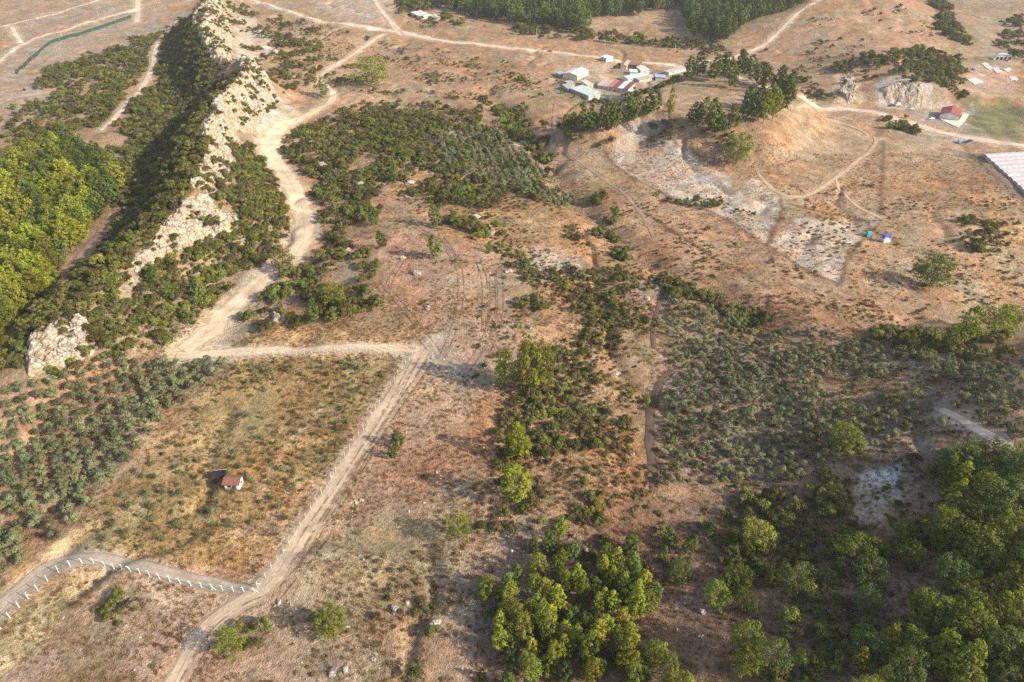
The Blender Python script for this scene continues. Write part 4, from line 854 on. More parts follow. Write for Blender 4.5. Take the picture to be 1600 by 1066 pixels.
rg = np.random.default_rng(55)
q = np.vstack([np.column_stack([rg.uniform(-150, 150, 26000), rg.uniform(75, 240, 26000)]), np.column_stack([rg.uniform(-260, 300, 20000), rg.uniform(240, 420, 20000)])])
uu, vv, dd = project(q[:, 0], q[:, 1], height(q[:, 0], q[:, 1])); q = q[(uu > -60) & (uu < 1660) & (vv < 1120) & (vv > 0)]
q = q[(road_clear(q) > 0.3) & (fbm(q[:, 0], q[:, 1], 14, 77, 3) > -0.25)]
stuff_from('dry_grass', TUFT, q, 0.7 + 0.9 * rg.random(len(q)), 'dry straw-coloured grass tufts over the open ground', 74)

# ------------------------------------------------------------------ olive trees and saplings
ol = []
for k, (px, sp, rows, lo, hi, cv, zn) in enumerate([
    ([(-20, 620), (60, 595), (160, 562), (372, 558), (332, 602), (252, 662), (172, 762), (92, 852), (0, 912), (-20, 920)], 4.3, 0.62, 1.05, 1.45, .97, 0),
    ([(1040, 462), (1120, 490), (1180, 522), (1340, 530), (1600, 572), (1600, 690), (1520, 660), (1420, 680), (1262, 742), (1240, 756), (1034, 758), (1030, 640), (1070, 600), (1036, 520)], 4.0, 0.35, .85, 1.22, .9, 1),
    ([(692, 205), (770, 200), (900, 318), (882, 330), (800, 300), (690, 266)], 4.4, 0.2, 1.1, 1.5, .95, 2)]):
    q = scatter(px, sp, cv, 1200 + k, 0.16, rows, 0.8, 22.0); rg = np.random.default_rng(1300 + k)
    for (x, y), s in zip(q, lo + (hi - lo) * rg.random(len(q))): ol.append((x, y, s, zn))
ol = np.array(ol); sz = seen_size(ol[:, 0], ol[:, 1], ol[:, 2]); o_ = np.argsort(-sz); top = o_[:300]
OL = [('olive tree of the dense grove at left, grown over the slope', 'olive grove at left'), ('olive tree of the valley orchard', 'olive orchard in the valley'), ('olive tree of the upper strip beside the gully', 'olive strip beside the gully')]
byl = {}
for i in top:
    x, y, s, zn = ol[i]; e = put_tree('olive_tree', rs.choice(OLIVE), x, y, s, rs.random() * 6.28, OL[int(zn)][0], 'olive tree', OL[int(zn)][1], rs.uniform(.85, 1.1)); u, v, _ = project(x, y, H1(x, y)); byl.setdefault(int(zn), []).append((u, v, e))
for zn, lst in byl.items():     # name each by the band of the grove it stands in and its place along that band
    vs = sorted(q[1] for q in lst); nb = max(1, len(lst) // 16); bands = [vs[min(len(vs) - 1, int(len(vs) * (k + 1) / nb) - 1)] for k in range(nb)]; rowsd = {}
    for q in lst: rowsd.setdefault(next((k for k, b in enumerate(bands) if q[1] <= b), nb - 1), []).append(q)
    for k, r_ in rowsd.items():
        r_.sort(key=lambda q: q[0])
        for j, q in enumerate(r_): q[2]['label'] = 'olive tree in the %s, %s row from top, %s from left' % (OL[zn][1].replace('olive ', '').replace(' in the', ' of the'), ordinal(k), ordinal(j))
m = np.ones(len(ol), bool); m[top] = False; m &= sz > 0
if m.any(): stuff_from('orchard', [q[1] for q in OLIVE], ol[m][:, :2], ol[m][:, 2], 'grey-green olive trees massed across the valley orchard', 75, 0.1)
q = scatter([(372, 568), (615, 562), (588, 615), (520, 712), (430, 842), (392, 885), (165, 855), (118, 846), (205, 742), (292, 655)], 4.4, .85, 1400, 0.3, 0.62, 1.6)
sa = np.column_stack([q, 0.65 + 0.85 * np.random.default_rng(3).random(len(q)) ** 1.4]); lst = []
for x, y, s in sa[np.argsort(-seen_size(sa[:, 0], sa[:, 1], sa[:, 2]))][:290]:
    e = put_tree('olive_sapling', rs.choice(SAP), x, y, s, rs.random() * 6.28, '', 'sapling', 'young olives on the fenced plot'); u, v, _ = project(x, y, H1(x, y)); lst.append((v, u, e))
lst.sort(key=lambda q: q[0]); nb = max(1, len(lst) // 14)
for k in range(nb):
    r_ = sorted(lst[k * len(lst) // nb:(k + 1) * len(lst) // nb], key=lambda q: q[1])
    for j, q in enumerate(r_): q[2]['label'] = 'olive sapling on the fenced straw plot, %s row from the top, %s from left' % (ordinal(k), ordinal(j))

# ------------------------------------------------------------------ rock: crest outcrops and boulders
OUT = []
def outcrop(px, label, amp=3.0, seed=0, step=0.8):
    w = hit(px); lo = w.min(0) - 4; hi = w.max(0) + 4; gx, gy = np.meshgrid(np.arange(lo[0], hi[0], step), np.arange(lo[1], hi[1], step))
    P2 = np.stack([gx.ravel(), gy.ravel()], 1); x, y = P2.T; sd = polysd(P2, w) + 3.0 * fbm(x, y, 7, seed + 1, 3)
    a1, b1, i1 = worley(x + 2 * fbm(x, y, 5, seed + 3, 2), y * 0.8, 5.0, seed + 2); a2, b2, i2 = worley(x, y, 2.0, seed + 6)
    k = sstep(-2.5, 3.5, sd); a3, b3, i3 = worley(x + 3 * fbm(x, y, 9, seed + 15, 2), y * 0.7, 9.0, seed + 14)
    r = 0.75 * i3 + 0.35 * np.clip((b3 - a3) * 3, 0, 0.6) + 0.25 * i1 + 0.16 * i2 + 0.45 * (1 - 2 * np.abs(fbm(x, y, 8.0, seed + 8, 4))) - 0.35
    r = 0.5 * r + 0.5 * np.floor(r * 5) / 5 + 0.16 * fbm(x, y, 1.5, seed + 18, 2)
    z = height(x, y) + k * amp * r - (1 - k) * 1.6 - 0.15
    ny2, nx2 = gx.shape; ii = np.arange(nx2 * ny2).reshape(ny2, nx2); f = np.stack([ii[:-1, :-1], ii[:-1, 1:], ii[1:, 1:], ii[1:, :-1]], -1).reshape(-1, 4)
    f = f[(sd[f] > -3.5).any(1)]; us = np.unique(f); rm = np.full(len(P2), -1); rm[us] = np.arange(len(us))
    jx = x + 0.5 * fbm(x, y, 2.5, seed + 12, 2); jy = y + 0.5 * fbm(x, y, 2.5, seed + 13, 2)
    o = ob('rock_outcrop', mesh_np('rock_outcrop', np.column_stack([jx, jy, z])[us], rm[f], M['rock'])); 
    OUT.append((np.column_stack([jx, jy, z])[us], rm[f], w)); return tag(o, label, 'rock', 'limestone outcrops of the ridge')
for q in OUT_PX: outcrop(*q)
from mathutils.bvhtree import BVHTree
cs = []
for k, (v, f, w) in enumerate(OUT[:7]):
    bv = BVHTree.FromPolygons([Vector(p) for p in v.tolist()], f.tolist())
    for x, y in scatter(w, 2.6, .36 if k < 2 else .68, 1700 + k, clear=1.0, nscale=8.0):
        hh = bv.ray_cast(Vector((x, y, 200)), Vector((0, 0, -1)))[0]
        if hh is not None: cs.append((x, y, max(hh.z, H1(x, y)) - 0.25))
cs = np.array(cs); rg = np.random.default_rng(88)
gn_scatter('cliff_scrub', SHRUB, cs, 0.6 + 1.1 * rg.random(len(cs)) ** 1.5, np.column_stack([np.zeros(len(cs)), np.zeros(len(cs)), rg.random(len(cs)) * 6.28]), rg.integers(0, len(SHRUB), len(cs)), 'small scrub rooted in the cracks of the limestone outcrops')
def rock_proto(seed):
    bm = bmesh.new(); bmesh.ops.create_icosphere(bm, subdivisions=3, radius=1.0); off = Vector((seed * 3.7, seed * 1.3, seed * 2.1)); rr = random.Random(seed); sc = (1, rr.uniform(.6, .9), rr.uniform(.45, .7))
    for v in bm.verts:
        n = v.co.normalized(); d = 1 + 0.35 * mnoise.noise(n * 1.3 + off) + 0.16 * mnoise.noise(n * 3.1 + off) - 0.22 * mnoise.cell(n * 1.7 + off) * 0.5
        v.co = Vector((n.x * sc[0], n.y * sc[1], n.z * sc[2])) * d
    me = bpy.data.meshes.new('boulder'); bm.to_mesh(me); bm.free(); me.materials.append(M['boulder']); return me
ROCK = [rock_proto(k + 1) for k in range(6)]
BOUL = [(617, 954, 18, 'large smooth grey boulder alone near the bottom centre'), (636, 941, 9, 'pale flat stone just above the large grey boulder'), (680, 976, 18, 'cracked grey boulder on the brown slope left of the grove'), (587, 1022, 9, 'upper white stone of the pair near the bottom edge'), (584, 1031, 10, 'lower white stone of the pair near the bottom edge'),
        (962, 585, 15, 'bright white boulder among shrubs on the middle slope'), (988, 711, 9, 'white boulder beside the dark trench line'), (436, 942, 10, 'white stone at the corner of the track fork'), (534, 874, 6, 'round white stone on the mown strip, apart from the twins'), (561, 869, 6, 'upper of the twin white stones on the mown strip'), (567, 875, 6, 'lower of the twin white stones on the mown strip'),
        (652, 428, 14, 'long pale slab lying in the bulldozed clearing'), (629, 404, 10, 'pale rock at the top of the bulldozed clearing'), (503, 259, 20, 'long white rock among shrubs above the track bend'), (640, 286, 16, 'pale rock below the round pine above the clearing'), (488, 226, 14, 'white rock among dense shrubs right of the track'), (560, 292, 20, 'white flat rock at the top of the shrub slope'), (543, 392, 12, 'pale rock at the shrub edge left of the clearing'),
        (669, 482, 12, 'grey rock in the furrow of the clearing'), (796, 425, 14, 'pale rock at the right rim of the clearing'), (826, 468, 12, 'white rock above the slope shrubs'), (827, 512, 10, 'white rock left of the slope shrubs'), (1012, 468, 9, 'upright pale rock at the orchard corner'), (683, 738, 7, 'white stone on the mown slope right of the track'), (565, 782, 7, 'white stone beside the lower track'), (718, 893, 6, 'white stone at the shadow edge'),
        (520, 1052, 16, 'cream rock group at the bottom edge'), (540, 1046, 12, 'cream rock at the bottom edge beside the larger one'), (543, 982, 9, 'white stone below the round bush near the bottom'), (985, 1036, 18, 'grey rock beside the grove at the bottom'), (916, 862, 12, 'grey boulder between pines of the young grove'), (1098, 957, 12, 'grey rock under the shaded pines'), (1183, 880, 7, 'white stone in the shaded hollow'), (1095, 995, 10, 'pale flat stone on the bare shaded ground'),
        (408, 52, 18, 'pale rock beside the ridge top path'), (414, 76, 14, 'white rock right of the ridge saddle'), (430, 84, 14, 'pale rock on the tan slope right of the saddle'), (745, 340, 14, 'white rock pair on the orange slope'), (770, 366, 12, 'white rock near the clearing top right'), (1390, 206, 5, 'pale rock on the road bank')]
def put_rock(px, py, wpx, label):
    w = hit([(px, py)])[0]; z = H1(*w); d = project(w[0], w[1], z)[2]; s = wpx * d / FPX / 2
    o = ob('boulder', rs.choice(ROCK), None, (w[0], w[1], z + 0.12 * s)); o.scale = (s, s, s); o.rotation_euler = (rs.uniform(-.2, .2), rs.uniform(-.2, .2), rs.random() * 6.28); return tag(o, label, 'boulder', 'boulders')
for b in BOUL: put_rock(*b)
st = []
for k, (px, sp, cv) in enumerate([([(600, 400), (800, 420), (820, 560), (700, 640), (600, 470)], 3.2, .6), ([(640, 600), (760, 640), (720, 820), (560, 800)], 4.0, .4), ([(420, 950), (520, 830), (560, 790), (540, 900), (700, 1066), (420, 1066)], 2.6, .5), ([(60, 1040), (160, 910), (330, 940), (280, 1066)], 2.6, .5), ([(440, 215), (640, 165), (690, 205), (560, 360), (600, 480), (480, 380)], 5.0, .5), ([(810, 440), (1000, 560), (1000, 760), (800, 800)], 4.2, .45),
        ([(400, 20), (480, 100), (470, 180), (410, 130)], 4.5, .6), ([(180, 420), (360, 300), (400, 400), (300, 440)], 3.5, .5), ([(740, 860), (1060, 820), (1150, 1000), (1000, 1066)], 5.0, .5)]):
    q = scatter(px, sp, cv, 1500 + k); rg = np.random.default_rng(1600 + k); st.append(np.column_stack([q, 0.10 + 0.42 * rg.random(len(q)) ** 3]))
st = np.vstack(st); stuff_from('rubble', ROCK, st[:, :2], st[:, 2], 'pale loose stones strewn over clearing and slopes', 76, 0.0)

# ------------------------------------------------------------------ fences along the lanes
def fence(trace, label, spacing=2.9, ht=2.1, mt='concrete'):
    w = smooth(hit(trace), 2); d = np.r_[0, np.cumsum(np.hypot(*np.diff(w, axis=0).T))]; n = int(d[-1] / spacing) + 1; s_ = np.linspace(0, d[-1], n)
    q = np.column_stack([np.interp(s_, d, w[:, 0]), np.interp(s_, d, w[:, 1])]); z = height(q[:, 0], q[:, 1])
    root = empty('wire_fence', (q[0, 0], q[0, 1], z[0])); o0 = Vector((q[0, 0], q[0, 1], z[0])); rr = random.Random(n)
    pm = MB().box((0, 0, ht / 2 - 0.2), (0.16, 0.16, ht + 0.4)); pm.add([(-.085, -.085, ht), (.085, -.085, ht), (.085, .085, ht), (-.085, .085, ht), (-.085, -.40, ht + .38), (.085, -.40, ht + .38), (.085, -.27, ht + .42), (-.085, -.27, ht + .42)], [(3, 2, 1, 0), (4, 5, 6, 7), (0, 1, 5, 4), (1, 2, 6, 5), (2, 3, 7, 6), (3, 0, 4, 7)])
    pm = pm.mesh('post', M[mt]); fm = MB().bar((0, 0, -0.2), (0, 0, 0.10), 0.30, 0.20, 8).mesh('footing', M['wire'])
    br = MB().bar((0, 0, 1.5), (1.15, 0, 0), 0.07, 0.07, 4).mesh('brace', M['concrete'])
    for i in range(n):
        t = q[min(i + 1, n - 1)] - q[max(i - 1, 0)]; a = math.atan2(t[1], t[0])
        p = ob('post', pm, root, Vector((q[i, 0], q[i, 1], z[i])) - o0); p.rotation_euler = (rr.uniform(-.09, .09), rr.uniform(-.09, .09), a); p.scale = (1, 1, rr.uniform(.88, 1.08)); ob('footing', fm, p)
        if i % 9 == 4 or i in (0, n - 1): ob('brace', br, p)
    for hgt in (0.5, 1.05, 1.6, 2.05):
        wm = MB()
        for i in range(n - 1): wm.bar((q[i, 0] - o0.x, q[i, 1] - o0.y, z[i] + hgt - o0.z), (q[i + 1, 0] - o0.x, q[i + 1, 1] - o0.y, z[i + 1] + hgt - o0.z), 0.018, 0.018, 3)
        wm.ob('wire', M['wire'], root)
    return tag(root, label, 'fence')
fence([(-14, 1000), (5, 978), (30, 950), (60, 920), (95, 890), (118, 882), (135, 880), (160, 882), (200, 892), (250, 906), (300, 916), (350, 924), (398, 926)], 'white concrete post fence curving round the lane at lower left')
fence([(402, 918), (415, 904), (434, 874), (455, 844), (475, 814), (505, 768), (540, 712), (575, 660), (612, 600), (640, 560), (650, 546)], 'white concrete post fence climbing the left side of the lower track', mt='concrete_old')
fence([(648, 544), (600, 548), (540, 551), (460, 555), (400, 558), (330, 562)], 'white concrete post fence along the cross track above the fenced plot', mt='concrete_old')

# ------------------------------------------------------------------ buildings
C = dict(white=(0.78, 0.76, 0.72), cream=(0.70, 0.62, 0.48), red=(0.30, 0.075, 0.06), darkred=(0.22, 0.06, 0.06), terra=(0.40, 0.19, 0.125), brownred=(0.24, 0.10, 0.07), fadeterra=(0.52, 0.34, 0.25), palegreen=(0.50, 0.60, 0.56), grey=(0.44, 0.44, 0.43), bluegrey=(0.36, 0.42, 0.50), brown=(0.26, 0.15, 0.11),
         glass=(0.03, 0.035, 0.045), wood=(0.16, 0.10, 0.07), concrete=(0.50, 0.48, 0.44), blue=(0.03, 0.09, 0.62), teal=(0.06, 0.42, 0.50), net=(0.018, 0.014, 0.03), plastic=(0.56, 0.51, 0.51), green=(0.018, 0.065, 0.048))
MP = {k: mat_paint('paint_' + k, v, 0.35 if k == 'glass' else (0.55 if k in ('plastic', 'palegreen', 'white') else 0.8), 0.2, 0.6) for k, v in C.items()}
def fit_quad(px4, eave):
    """photo corners of a roof (any order round) at the eave height -> centre, length, width, heading"""
    px4 = np.array(px4, float); c = hit([px4.mean(0) + (0, 4)])[0]; z = H1(*c) + eave; w = plane_hit(px4, z); cen = w.mean(0)
    e0 = (w[1] - w[0] + w[2] - w[3]) / 2; e1 = (w[3] - w[0] + w[2] - w[1]) / 2
    if np.hypot(*e0) < np.hypot(*e1): e0, e1 = e1, e0
    L, W = np.hypot(*e0), np.hypot(*e1); a = math.atan2(e0[1], e0[0])
    if math.cos(a) < 0: a += math.pi
    perp = abs(-math.sin(a) * e1[0] + math.cos(a) * e1[1]); return cen, L, max(2.5, perp), a
def building(name, px4, eave, label, cat, wall, roof, kind='gable', rise=None, openings=3, door=True, panels=None, maxw=14, group=None):
    cen, L, W, a = fit_quad(px4, eave); W = min(W, maxw); rise = rise if rise is not None else 0.18 * W
    zs = [H1(cen[0] + i * math.cos(a) * L / 2 - j * math.sin(a) * W / 2, cen[1] + i * math.sin(a) * L / 2 + j * math.cos(a) * W / 2) for i in (-1, 1) for j in (-1, 1)]
    z0 = sum(zs) / 4; root = empty(name, (cen[0], cen[1], z0), a); b = z0 - min(zs) + 0.3
    m = MB(); l, w = L / 2, W / 2
    if kind == 'gable':
        m.add([(-l, -w, -b), (l, -w, -b), (l, w, -b), (-l, w, -b), (-l, -w, eave), (l, -w, eave), (l, w, eave), (-l, w, eave), (-l, 0, eave + rise), (l, 0, eave + rise)], [(3, 2, 1, 0), (0, 1, 5, 4), (2, 3, 7, 6), (1, 2, 6, 9, 5), (3, 0, 4, 8, 7), (4, 5, 9, 8), (6, 7, 8, 9)])
    else:
        m.add([(-l, -w, -b), (l, -w, -b), (l, w, -b), (-l, w, -b), (-l, -w, eave), (l, -w, eave), (l, w, eave + rise), (-l, w, eave + rise)], [(3, 2, 1, 0), (4, 5, 6, 7), (0, 1, 5, 4), (1, 2, 6, 5), (2, 3, 7, 6), (3, 0, 4, 7)])
    m.ob('wall', MP[wall], root)
    ov, th = 0.45, 0.14; cols = panels or [roof]; n = len(cols)
    def slab(x0, x1, y0, z0_, y1, z1, mt, nm):
        q = MB(); q.add([(x0, y0, z0_), (x1, y0, z0_), (x1, y1, z1), (x0, y1, z1), (x0, y0, z0_ + th), (x1, y0, z0_ + th), (x1, y1, z1 + th), (x0, y1, z1 + th)], [(3, 2, 1, 0), (4, 5, 6, 7), (0, 1, 5, 4), (1, 2, 6, 5), (2, 3, 7, 6), (3, 0, 4, 7)]); return q
    for k, c in enumerate(cols):
        x0 = -l - ov + (L + 2 * ov) * k / n; x1 = -l - ov + (L + 2 * ov) * (k + 1) / n - (0.04 if n > 1 else 0); sl = rise / w if kind == 'gable' else rise / W
        dz = 0.03 + (0.03 if k % 2 else 0)
        q = MB()
        if kind == 'gable':
            for s in (-1, 1): h = slab(x0, x1, s * (w + ov), eave - sl * ov + dz, 0, eave + rise + dz, None, ''); q.add(h.v, h.f)
        else: h = slab(x0, x1, -w - ov, eave - sl * ov + dz, w + ov, eave + rise + sl * ov + dz, None, ''); q.add(h.v, h.f)
        rf = q.ob('roof' if n == 1 else 'roof_panel', MP[c], root)
        rb = MB(); nr = max(2, int((x1 - x0) / 1.6))
        for i in range(nr + 1):
            xx = x0 + 0.05 + (x1 - x0 - 0.1) * i / nr
            for s in ((-1, 1) if kind == 'gable' else (0,)):
                if kind == 'gable': rb.bar((xx, s * (w + ov), eave - sl * ov + dz + th), (xx, 0, eave + rise + dz + th), 0.06, 0.06, 4)
                else: rb.bar((xx, -w - ov, eave - sl * ov + dz + th), (xx, w + ov, eave + rise + sl * ov + dz + th), 0.06, 0.06, 4)
        q2 = rb.ob('roof_rib', MP[c], rf); q2['kind'] = 'stuff'
    for k in range(openings):
        x = -l + L * (k + 1) / (openings + 1)
        if door and k == openings // 2: d = MB().box((x, -w - 0.03, min(1.05, eave * 0.42)), (1.1, 0.1, min(2.1, eave * 0.84))).ob('door', MP['wood'], root); MB().box((x + 0.4, -w - 0.11, 1.0), (0.06, 0.08, 0.2)).ob('handle', MP['grey'], d)
        else: f = MB().box((x, -w - 0.03, eave * 0.58), (1.3, 0.1, eave * 0.38)).ob('window', MP['white'], root); MB().box((x, -w - 0.06, eave * 0.58), (1.1, 0.1, eave * 0.38 - 0.2)).ob('pane', MP['glass'], f)
    for s, nm in ((1, 'pane'),):
        f = MB().box((l + 0.03, 0, eave * 0.58), (0.1, 1.2, eave * 0.38)).ob('window', MP['white'], root); MB().box((l + 0.06, 0, eave * 0.58), (0.1, 1.0, eave * 0.38 - 0.2)).ob('pane', MP['glass'], f)
    return tag(root, label, cat, group)
FG = 'farm sheds below the valley road'
building('barn', [(880.6, 112.8), (899.9, 105.3), (916.4, 111.5), (901.3, 120.4)], 4.0, 'large white-roofed barn at the left end of the farmyard', 'barn', 'cream', 'white', 'gable', 1.6, 4, group=FG)
building('shed', [(870.3, 114.2), (875, 111), (880.6, 114.2), (878, 117.5)], 2.4, 'low grey lean-to against the left of the white barn', 'shed', 'bluegrey', 'bluegrey', 'mono', .5, 1, False, group=FG)
building('cabin', [(940, 88.5), (947, 86.3), (955.5, 88.5), (950, 91.5)], 3.4, 'small white box cabin right below the valley road', 'cabin', 'white', 'white', 'mono', .3, 2, group=FG)
building('shed', [(968.6, 103.2), (976.9, 95.5), (983.8, 97), (980, 104.6)], 2.8, 'brown tile-roofed shed under the valley road', 'shed', 'cream', 'fadeterra', 'gable', 1.0, 2, group=FG)
building('shed', [(984.5, 95.6), (1001.6, 97.7), (1001, 101), (985, 99.8)], 2.8, 'long dark brown shed beside the tile-roofed one', 'shed', 'brown', 'brown', 'mono', .7, 3, group=FG)
building('shed', [(995.5, 104.6), (1007, 103.6), (1014, 108.7), (1003, 111.4)], 3.0, 'white roof in the middle of the farm, right of the small one', 'shed', 'white', 'white', 'gable', .9, 2, group=FG)
building('shed', [(983.8, 109.4), (994.8, 108.7), (995.5, 112.8), (985, 113.5)], 2.6, 'smallest white-roofed shed in the middle of the farm', 'shed', 'white', 'white', 'mono', .4, 1, False, group=FG)
building('shed', [(974, 118.3), (1003, 113.5), (1005.8, 117.5), (978.3, 123.8)], 3.0, 'long white-roofed shed above the red roofs', 'shed', 'white', 'white', 'gable', .9, 4, group=FG)
building('shed', [(994, 123.8), (1021, 119), (1022, 122.5), (995.5, 128)], 2.4, 'low grey and reddish lean-to right of the long white shed', 'shed', 'grey', 'grey', 'mono', .5, 2, False, ['grey', 'fadeterra', 'grey'], group=FG)
building('shed', [(1023, 117.6), (1038.5, 116.3), (1040, 120.5), (1025, 122.5)], 2.6, 'blue-grey roofed shed towards the pine clump', 'shed', 'grey', 'bluegrey', 'mono', .5, 2, False, group=FG)
building('shed', [(1041, 110.8), (1068, 104.2), (1069, 107.3), (1042, 114.5)], 2.4, 'long grey shed at the right end of the farm beside pines', 'shed', 'grey', 'grey', 'mono', .5, 3, False, group=FG)
building('barn', [(945, 125), (992.5, 131.5), (981, 140.5), (933, 134.5)], 3.4, 'long barn roofed in red, white and faded sheets', 'barn', 'concrete', 'red', 'mono', 1.4, 6, True, ['grey', 'fadeterra', 'terra', 'darkred', 'white', 'darkred'], 16, group=FG)
building('barn', [(895, 137.6), (906.8, 133.4), (935, 143), (923.3, 150.6)], 3.2, 'pale green roofed barn at the front of the farm', 'barn', 'concrete', 'palegreen', 'mono', 1.0, 4, False, group=FG)
building('shed', [(878.6, 131.4), (886, 132.8), (895.8, 138.2), (887.5, 139.6)], 2.2, 'grey shed left of the pale green barn', 'shed', 'grey', 'grey', 'mono', .4, 1, False, group=FG)
building('shed', [(909.5, 129.3), (915, 127.3), (925.3, 134), (920.5, 137)], 2.4, 'cream shed behind the pale green barn', 'shed', 'cream', 'cream', 'mono', .5, 1, False, group=FG)
building('shed', [(884.8, 128), (891, 126), (897, 130), (890, 132)], 2.2, 'small grey hut below the large white barn', 'shed', 'concrete', 'grey', 'mono', .3, 1, False, group=FG)
hs = building('house', [(1472, 168.3), (1504, 170.7), (1498.4, 182.6), (1471.3, 177)], 3.6, 'white house with red tiled roof beside the valley road', 'house', 'white', 'red', 'gable', 2.2, 5, maxw=12)
building('house', [(352.5, 743.2), (378.8, 744), (371, 756.3), (352.5, 756.3)], 2.5, 'tiny white house with red-brown roof on the fenced plot', 'house', 'white', 'brownred', 'gable', .8, 2, maxw=5)
building('shed', [(644, 19.5), (655.5, 16.9), (671, 23), (661, 28)], 3.0, 'pale ribbed shed beyond the road fork', 'shed', 'white', 'white', 'mono', .8, 2, False, ['white', 'grey', 'white', 'grey', 'white'])
building('shed', [(673, 25.5), (682, 22.8), (687.8, 27.5), (677, 30.5)], 3.0, 'grey shed at the forest edge beyond the road fork', 'shed', 'grey', 'grey', 'gable', 1.0, 1, False)
building('shed', [(1, 302), (14, 297.5), (22, 300), (8, 307.5)], 6.5, 'pale metal roof showing above the pines at the left edge', 'shed', 'white', 'bluegrey', 'mono', .6, 1, False)
# the paved terrace by the red-roofed house
tq = plane_hit([(1506, 177), (1514, 180), (1498, 200), (1470, 187), (1472, 183.5), (1499, 188)], H1(*hit([(1500, 188)])[0]) + .1)
tz = [max(H1(*p), H1(*hit([(1500, 188)])[0])) + 0.25 for p in tq]; tzm = max(tz)
n = len(tq); tm = MB(); tm.add([(p[0], p[1], tzm) for p in tq] + [(p[0], p[1], tzm - 3) for p in tq], [tuple(range(n))] + [(i, n + i, n + (i + 1) % n, (i + 1) % n) for i in range(n)]); tag(tm.ob('terrace', MP['cream']), 'cream paved terrace wrapped around the red-roofed house', 'terrace')
# shade canopy by the tiny house
cen, L, W, a = fit_quad([(331, 736.6), (353.5, 735.6), (353.5, 744.5), (332.8, 747)], 2.3); W = min(W, 4); z0 = H1(*cen); r = empty('shade_canopy', (cen[0], cen[1], z0), a)
MB().box((0, 0, 2.3), (L, W, 0.06)).ob('net', MP['net'], r); MB().box((0, W / 2 + .03, 2.36), (L, 0.06, 0.12)).ob('rail', MP['white'], r)
for i in (-1, 1):
    for j in (-1, 1): MB().box((i * (L / 2 - .1), j * (W / 2 - .1), 1.1), (.08, .08, 2.4)).ob('post', MP['wood'], r)
MB().box((0, W / 2 - .06, 1.15), (L - .3, 0.04, 2.1)).ob('back_net', MP['net'], r)
tag(r, 'black shade net canopy beside the tiny house on the fenced plot', 'canopy')
# blue hut and teal shelter in the dry fields
def hut(px, py, w, d, h, roofc, basec, label, rz=0.1):
    c = hit([(px, py)])[0]; z0 = H1(*c); r = empty('hut', (c[0], c[1], z0), rz)
    MB().box((0, 0, h * .25 - .2), (w, d, h * .5 + .4)).ob('wall', MP[basec], r); m = MB()
    for i in (-1, 1):
        for j in (-1, 1): m2 = MB().box((i * (w / 2 - .08), j * (d / 2 - .08), h * .75), (.12, .12, h * .5)).ob('post', MP['white'], r)
    MB().add([(-w * .58, -d * .58, h), (w * .58, -d * .58, h), (w * .58, d * .58, h), (-w * .58, d * .58, h), (-w * .4, 0, h * 1.28), (w * .4, 0, h * 1.28)], [(3, 2, 1, 0), (0, 1, 5, 4), (2, 3, 4, 5), (1, 2, 5), (3, 0, 4)]).ob('roof', MP[roofc], r)
    MB().box((0, d * .3, h * .75), (w * .9, .06, h * .48)).ob('back_panel', MP[roofc], r)
    return tag(r, label, 'hut')
hut(1383, 377, 3.3, 3.0, 2.8, 'blue', 'white', 'small white hut under a bright blue tarpaulin roof in the dry fields')
hut(1357, 368, 2.0, 1.8, 1.9, 'teal', 'teal', 'little teal shelter left of the blue-roofed hut')
# greenhouse with arched spans at the right edge
A, B, D = plane_hit([(1537.5, 240), (1680, 230.5), (1640, 331)], H1(*hit([(1560, 262)])[0]) + 1.2); ex = B - A; ey = D - A; Lx, Ly = np.hypot(*ex), np.hypot(*ey); z0 = H1(*hit([(1560, 262)])[0])
gh = empty('greenhouse', (A[0], A[1], z0)); ux, uy = ex / Lx, ey / Ly; ns = 14; sw = Ly / ns
for k in range(ns):
    m = MB(); K = 7
    for e in (0, Lx):
        for j in range(K + 1):
            t = j / K; p = ux * e + uy * (k + t) * sw * 0.999; m.v.append((p[0], p[1], 0.9 + 0.45 * math.sin(math.pi * t)))
    m.f = [(j, j + 1, K + 1 + j + 1, K + 1 + j) for j in range(K)]; m.ob('roof_span', MP['plastic'], gh, smooth_=True)
for nm, p0, p1 in (('side_wall', (0, 0), (0, Ly)), ('end_wall', (0, Ly), (Lx, Ly)), ('side_wall', (Lx, Ly), (Lx, 0)), ('end_wall', (Lx, 0), (0, 0))):
    q0 = ux * p0[0] + uy * p0[1]; q1 = ux * p1[0] + uy * p1[1]; MB().add([(q0[0], q0[1], -3), (q1[0], q1[1], -3), (q1[0], q1[1], 0.9), (q0[0], q0[1], 0.9)], [(0, 1, 2, 3)]).ob(nm, MP['plastic'], gh)
tag(gh, 'big pale plastic greenhouse of arched spans at the right edge', 'greenhouse')
# polytunnel and plastic sheets
c = hit([(1566, 93)])[0]; r = empty('polytunnel', (c[0], c[1], H1(*c)), -0.08); m = MB(); K = 10; L = 17.0
for e in (-2.6, 2.6):
    for j in range(K + 1): t = math.pi * j / K; m.v.append((-L / 2 * math.cos(t), e, 5.0 * math.sin(t)))
m.f = [(j, j + 1, K + 2 + j, K + 1 + j) for j in range(K)]; m.ob('cover', MP['white'], r, smooth_=True)
for k in range(4): MB().box((-5.2 + 3.4 * k, -1.9, 1.3), (2.2, 0.2, 2.2 + 0.5 * (k in (1, 2)))).ob('opening', MP['glass'], r)
m = MB().add([(-L / 2 * math.cos(math.pi * j / K), -1.75, 5.0 * math.sin(math.pi * j / K)) for j in range(K + 1)], [tuple(range(K + 1))]); m.ob('end_panel', MP['white'], r)
tag(r, 'white arched polytunnel at the far right', 'polytunnel')
